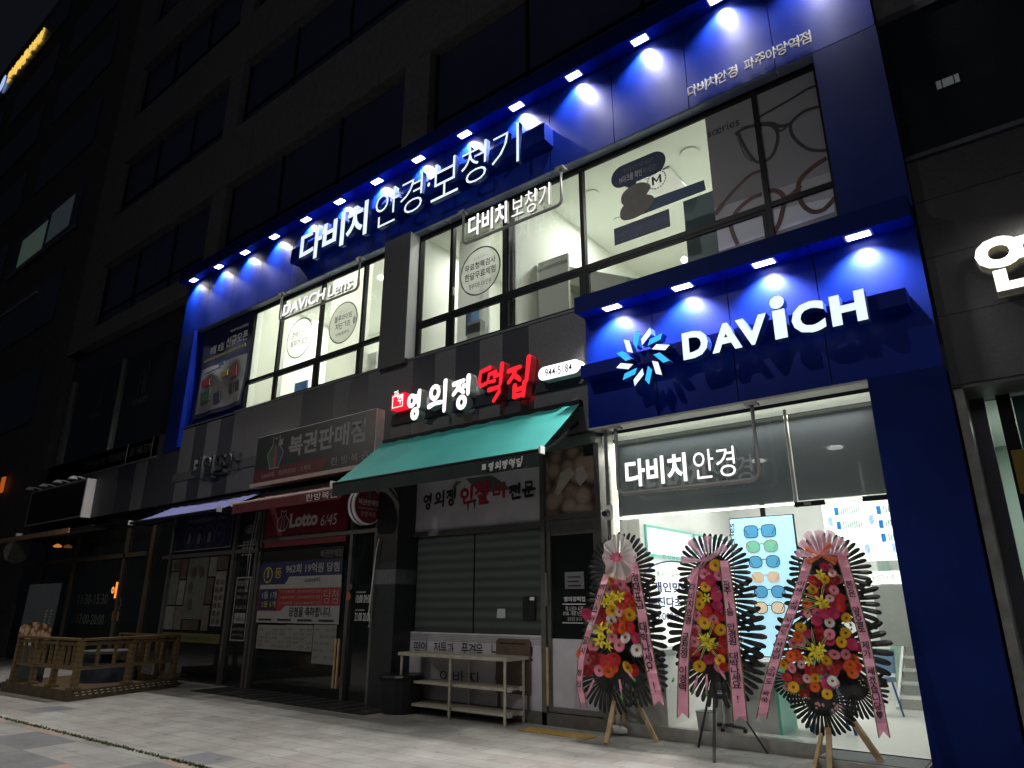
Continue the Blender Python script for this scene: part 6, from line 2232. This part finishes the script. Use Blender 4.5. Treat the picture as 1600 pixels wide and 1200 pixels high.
br = M("awning_edge_brown", (.33, .19, .10), .6, 0, .2, 8)
a, b = P(0, 845, 7.2), P(108, 821, 7.2)
w.box(a.x - 2, b.x, 7.2, 7.24, a.z - .07, a.z + .06, br)
w.add([(a.x - 2, 7.24, a.z + .05), (b.x, 7.24, a.z + .05), (b.x, 8.3, a.z + .28), (a.x - 2, 8.3, a.z + .28)], [(0, 1, 2, 3)], woodd)
tag(w.build("timber_canopy"), "thin canopy with a pale brown front edge at the far left", "awning")
w = MB()
a, b = P(58, 843, 7.9), P(143, 822, 7.9)
w.box(a.x, b.x, 7.9, 8.3, b.z - .05, b.z + .03, M("canopy_grey", (.10, .10, .11), .6))
tag(w.build("flat_canopy"), "thin grey flat canopy below the black box sign", "awning")
t = thing("round_hanging_sign", "dark round hanging sign at the far left with a brown rim", "sign", (0, 0, 0))
c = P(26, 862, 7.3)
t.location = c
w = MB()
rad = .33
k_ = 28
ringv = lambda x, rr: [(x, c.y + rr * math.cos(2 * math.pi * i / k_), c.z + rr * math.sin(2 * math.pi * i / k_)) for i in range(k_)]
w.add(ringv(c.x - .2, rad) + ringv(c.x, rad), [(i, (i + 1) % k_, (i + 1) % k_ + k_, i + k_) for i in range(k_)], wd_)
w.add(ringv(c.x, rad), [range(k_)], M("round_sign_face", (.05, .05, .05), .6, 0, .8, 30))
w.build("drum", t)
w = MB(); w.tube([(c.x - .1, c.y, c.z + rad), (c.x - .1, c.y, c.z + rad + .12)], .03, steel, 8); w.tube([(c.x - .1, c.y, c.z + rad + .08), (c.x - .1, c.y, c.z + rad + .2)], [.08, .09], white, 10); w.build("hanger", t)

# timber deck with railing
DKc = [G(105, 1097), Vector((-14.43, 7.62, 0)), Vector((-17.1, 7.6, 0)), G(0, 1080)]
A_, B_, C_, D_ = DKc
t = thing("timber_deck", "low timber terrace with brown railings in front of the restaurant", "deck", A_)
zd = 0.17
w = MB()
w.add([(p.x, p.y, 0) for p in DKc] + [(p.x, p.y, zd) for p in DKc], [(0, 4, 5, 1), (1, 5, 6, 2), (2, 6, 7, 3), (3, 7, 4, 0)], M("deck_fascia", (.07, .055, .03), .7, 0, .4, 6))
nb_ = 18
for i in range(nb_):
    f0_, f1_ = i / nb_ + .004, (i + 1) / nb_ - .004
    q = [A_.lerp(B_, f0_), A_.lerp(B_, f1_), D_.lerp(C_, f1_), D_.lerp(C_, f0_)]
    w.face([(p.x, p.y, zd) for p in q], wood)
w.add([(p.x, p.y, zd - .006) for p in DKc], [(0, 1, 2, 3)], black)
w.build("platform", t)
w = MB()
dd_ = (B_ - A_).normalized(); nn = Vector((dd_.y, -dd_.x, 0))
for i in range(17):
    for z in (.13, .085):
        p = A_ + dd_ * (.10 + i * .125 + (.03 if z < .1 else 0)) + nn * .006
        w.bar((p.x, p.y, z), (p + dd_ * .06).to_tuple()[:2] + (z,), .008, .012, M("edge_light_strip", (.55, .52, .42), .5))
w.build("edge_trim", t)
def railing(p0, p1, n, name, posts_h=.80, inset=.07):
    d = (p1 - p0)
    L = d.length
    d.normalize()
    for i in range(n + 1):
        p = p0 + d * (L * i / n)
        MB().bar((p.x, p.y, zd), (p.x, p.y, zd + posts_h), .09, .09, wood, up=d).build("post", t)
        MB().bar((p.x, p.y, zd), (p.x, p.y, zd + .045), .17, .17, wood, up=d).build("post_foot", t)
    w = MB()
    z1, z2 = zd + posts_h, zd + posts_h * .42
    w.bar((p0.x, p0.y, z1 + .012), (p1.x, p1.y, z1 + .012), .12, .04, wood)
    w.bar((p0.x, p0.y, z1 - .06), (p1.x, p1.y, z1 - .06), .04, .06, wood)
    w.bar((p0.x, p0.y, z2), (p1.x, p1.y, z2), .04, .055, wood)
    for i in range(n):
        for k_ in (1, 2):
            p = p0 + d * (L * (i + k_ / 3) / n)
            w.bar((p.x, p.y, z2 + .028), (p.x, p.y, z1 - .09), .045, .045, wood, up=d)
    w.build("rail", t)
ins = Vector((-.10, .10, 0))
p0 = A_ + ins
railing(p0, p0 + (B_ - A_).normalized() * 2.15, 2, "r")
railing(p0 + Vector((-.85, -.03, 0)) * 0 + (D_ - A_).normalized() * .82, p0 + (D_ - A_).normalized() * 2.45, 2, "f")
w = MB()
q0, q1 = p0, p0 + (D_ - A_).normalized() * .82
w.bar((q0.x, q0.y, zd + .812), (q1.x, q1.y, zd + .812), .12, .04, wood); w.bar((q0.x, q0.y, zd + .74), (q1.x, q1.y, zd + .74), .04, .06, wood); w.bar((q0.x, q0.y, zd + .336), (q1.x, q1.y, zd + .336), .04, .055, wood)
for k_ in (1, 2, 3):
    p = q0.lerp(q1, k_ / 4)
    w.bar((p.x, p.y, zd + .36), (p.x, p.y, zd + .71), .045, .045, wood)
w.build("rail", t)
railing(D_ + Vector((.15, 2.0, 0)), D_ + Vector((1.9, 2.1, 0)), 2, "b")
t2 = thing("round_table", "round dark blue drum table on the timber deck", "table", (-15.1, 6.5, zd))
w = MB(); w.tube([(-15.1, 6.5, zd), (-15.1, 6.5, zd + .32), (-15.1, 6.5, zd + .34)], [.55, .5, .4], M("cloth_navy", (.02, .025, .045), .8, 0, .1, 6), 24); w.build("base", t2)
w = MB(); w.tube([(-15.1, 6.5, zd + .34), (-15.1, 6.5, zd + .5)], .12, dark, 12); w.tube([(-15.1, 6.5, zd + .5), (-15.1, 6.5, zd + .55)], [.46, .48], M("table_grey", (.10, .105, .11), .5), 24); w.build("top", t2)
# menu banner stand
t2 = thing("menu_banner_stand", "tall grey banner stand with a food picture beside the timber deck", "banner", G(15, 1073))
p = G(15, 1073)
bx0, bx1 = XZ(14, p.y, .5), XZ(78, p.y, 1.0)
zt = P(50, 913, p.y).z
b0, b1 = P(12, 1068, p.y), P(64, 1068, p.y)
w = MB()
def lean(f, s):   # f up, s across
    x = b0.x + (b1.x - b0.x) * s
    return (x, p.y + .03 * f, .06 + (zt - .06) * f)
def lq(f0, f1, s0, s1, m, off=0.0):
    w.face([tuple(Vector(q) + Vector((0, -off, 0))) for q in (lean(f0, s0), lean(f0, s1), lean(f1, s1), lean(f1, s0))], m)
lq(0, 1, 0, 1, M("banner_slate", (.045, .055, .065), .6, 0, .1, 3))
w.face([tuple(Vector(q) + Vector((0, .01, 0))) for q in (lean(0, 1), lean(0, 0), lean(1, 0), lean(1, 1))], black)
o = w.build("sheet", t2)
w = MB()
food = ramp_mat("food_picture", 'VORONOI', 6.0, [(0.0, (0.62, 0.46, 0.34)), (0.45, (0.55, 0.38, 0.24)), (0.62, (0.24, 0.14, 0.05)), (0.85, (0.03, 0.02, 0.01))], .6, vscale=(1, 1, 1.5))
ov = []
for i in range(24):
    a = i * math.pi / 12
    ov.append(tuple(Vector(lean(.50 + .115 * math.sin(a), min(.99, max(.01, .5 + .56 * math.cos(a))))) + Vector((0, -.012, 0))))
w.face(ov, food)
lq(.385, .41, .1, .5, prW, .014)
for k_ in range(2):
    for i in range(6):
        lq(.72 - i * .03, .735 - i * .03, .70 + k_ * .14, .76 + k_ * .14, prG, .01)
w.build("print", o)
w = MB(); w.tube([(p.x - .1, p.y - .1, 0.0), (p.x - .1, p.y - .1, .07)], [.22, .18], black, 14); w.box(b0.x - .05, b1.x, p.y - .12, p.y + .15, 0, .05, black); w.build("base", t2)

# ================================================================== right: black tiled shop front
BT = thing("black_tiled_shopfront", "black granite tiled front with a lit corner entrance right of the blue column", "building", (1, 8.4, 0))
w = MB()
zz = [3.80, 4.60, 5.32, 6.04]
for z0, z1 in zip(zz[:-1], zz[1:]):
    for x in range(6):
        w.box(-.555 + x * 1.2, .64 + x * 1.2, 8.42, 8.6, z0 + .003, z1 - .003, stoneB)
w.box(-.555, 6, 8.43, 8.65, 3.80, 10.0, seam)
w.box(-.555, 6, 8.425, 8.6, 6.05, 6.60, stoneB)
w.box(-.55, 6, 8.38, 8.6, 6.60, 6.66, stoneD)
w.box(-.55, 6, 8.40, 8.6, 8.66, 8.76, stoneD)
w.box(-.55, 6, 8.41, 8.6, 8.76, 10.6, stoneU)
w.build("tile_wall", BT)
w = MB()
w.box(-.54, 6, 8.422, 8.428, 6.665, 8.655, M("dark_office_glass", (.012, .014, .016), .15, 0, .2, 2))
w.build("window", BT)
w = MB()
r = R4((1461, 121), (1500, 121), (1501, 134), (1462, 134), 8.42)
dl_ = M("reflection_glow", (.2, .2, .2), .5, em=(.10, .12, .125), es=.35)  # faint glow standing in for a reflection in the dark window
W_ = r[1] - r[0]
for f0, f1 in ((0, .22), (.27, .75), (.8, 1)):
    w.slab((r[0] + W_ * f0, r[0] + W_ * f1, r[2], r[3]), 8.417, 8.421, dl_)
w.build("reflection_pane", BT)
w = MB()
jm = M("jamb_stone", (.26, .26, .24), .3, 0, .25, 6)
w.box(-.555, -.47, 8.44, 9.15, 0, 3.78, jm)
w.box(-.555, 6, 8.44, 9.15, 3.76, 3.80, M("soffit_grey", (.10, .10, .10), .5))
w.box(-.47, -.33, 9.0, 9.12, 0, 3.76, stoneD)
w.box(-.20, 6.0, 9.0, 9.12, 2.58, 2.70, dark)
w.box(-.22, -.09, 8.98, 9.12, 0, 3.76, dark)
w.box(.55, .62, 8.99, 9.12, 0, 2.58, dark)
w.build("entrance_frame", BT)
w = MB()
w.rect((-.33, -.22, .1, 3.72), 9.06, cgl); w.rect((-.09, .55, .1, 2.58), 9.06, cgl)
w.build("entrance_pane", BT)
room(-.46, 5, 9.14, 12, .02, 3.75, M("pale_green_wall", (.62, .72, .66), .6, 0, .04, 2), floorw, BT, "lobby")
light("ceiling_light", 'AREA', (.6, 10.2, 3.7), (.6, 10.2, 0), 34, (.9, 1, .92), 1.0, .4)
w = MB()
w.slab((-.08, 4, 2.72, 3.73), 9.02, 9.06, M("teal_panel", (.012, .07, .065), .5, 0, .1, 3))
w.disc(.42, 9.015, 2.75, .42, M("disc_grey", (.22, .21, .21), .6)); w.ring(.42, 9.012, 2.75, .45, .03, ink)
w.build("teal_sign", BT)
a = P(1579, 704, 8.95); b = P(1590, 772, 8.95)
MB().slab((a.x, a.x + 1.5, b.z, a.z), 8.94, 8.975, M("yellow_panel", (.30, .20, .01), .5, 0, .08, 3)).build("yellow_sign", BT)
t = thing("white_letter_sign", "thick white lit Korean letter on the black tile wall at the right", "sign", (.3, 8.3, 4.4))
w = MB()
yq2 = 8.24
rl = cell(1527, 1628, 366, 452, yq2)
w.text("연", (rl[0], rl[0] + 1.08 * (rl[3] - rl[2]), rl[2], rl[3] + .05), 8.40, M("letter_cream_lit", (.9, .9, .85), .5, 0, 0, em=(1, .98, .90), es=1.05), .16, .032, M("letter_side_cream", (.55, .52, .42), .5))
w.build("letter", t)
light("letter_wash", 'AREA', (0.45, 8.0, 5.4), (0.2, 8.42, 4.3), 9, (1, .95, .85), .5, .1)

# ================================================================== far left building
FB = thing("corner_building", "dark tall building at the far left with one pale lit window", "building", (-40, 8.5, 0))
w = MB()
w.box(-62, -26.65, 8.36, 20, 0, 35.7, M("far_stone", (.07, .068, .064), .7, 0, .2, 4))
w.build("wall", FB)
for k in range(7):
    for j in range(3):
        z = 8.0 + k * 4.1
        x = -29.0 - j * 8.6
        if k == 2 and j == 0: continue
        MB().box(x - 6.6, x, 8.30, 8.358, z, z + 2.3, upglass).build("window", FB)
o = MB().box(-36.2, -28.8, 8.30, 8.357, 16.15, 18.2, upglass).build("window", FB)
w = MB()
gp = M("pale_green_lit", (.2, .3, .25), .5, em=(.055, .085, .065), es=.45)
w.slab((-35.4, -32.4, 16.35, 17.75), 8.288, 8.298, gp)
w.slab((-32.0, -29.6, 16.45, 17.95), 8.288, 8.298, M("pale_grey_lit", (.2, .22, .25), .5, em=(.03, .04, .045), es=.4))
w.build("pane", o)
w = MB(); w.box(-36.4, -28.6, 8.22, 8.30, 16.0, 16.1, steel); w.box(-36.5, -31.5, 8.24, 8.355, 13.95, 14.05, M("ledge_grey", (.3, .28, .26), .6)); w.build("sill", FB)
t = thing("rooftop_letter_sign", "yellow lit letters running along the top of the far left building", "sign", (-45, 8.2, 34.5))
xa, xb = P(8, 124, 8.15).x, P(70, 33, 8.15).x
za = (P(35, 90, 8.15).z + P(40, 78, 8.15).z) / 2
n7 = "연세바른본병원"
for i, ch in enumerate(n7):
    cwid = (xb - xa) / 7
    MB().text(ch, (xa + i * cwid, xa + i * cwid + cwid * .74, za - .47, za + .47), 8.35, letY, .12, .0).build("letter", t)
w = MB(); w.disc(xa - .7, 8.2, za - .1, .55, letBl, .6); w.build("emblem", t)
w = MB()
w.slab(R4((0, 747), (6, 745), (4, 768), (0, 770), 8.2), 8.2, 8.25, M("orange_lit", (.9, .3, .05), em=(.9, .18, .02), es=.4))
tag(w.build("orange_sign"), "sliver of an orange lit sign at the left picture edge", "sign")
# ================================================================== unseen street lamp behind the photographer, plate added to cut its light
t = thing("unseen_street_lamp", "unseen grey street lamp with an added plate that cuts its light", "street lamp", (-6.0, -4.6, 0))
MB().tube([(-6, -4.6, 0), (-6, -4.6, 9.2)], [.10, .06], steel, 12).build("pole", t)
MB().tube([(-6, -4.6, 9.2), (-6, -3.2, 9.35)], .04, steel, 8).build("arm", t)
w = MB()
w.box(-6.3, -5.7, -3.5, -2.52, 9.08, 9.2, steel)
w.box(-9.5, -2.5, -2.52, -2.50, 8.494, 9.2, dark)  # wide plate added to throw a straight shadow line on the pavement
w.build("head_and_shadow_plate", t)
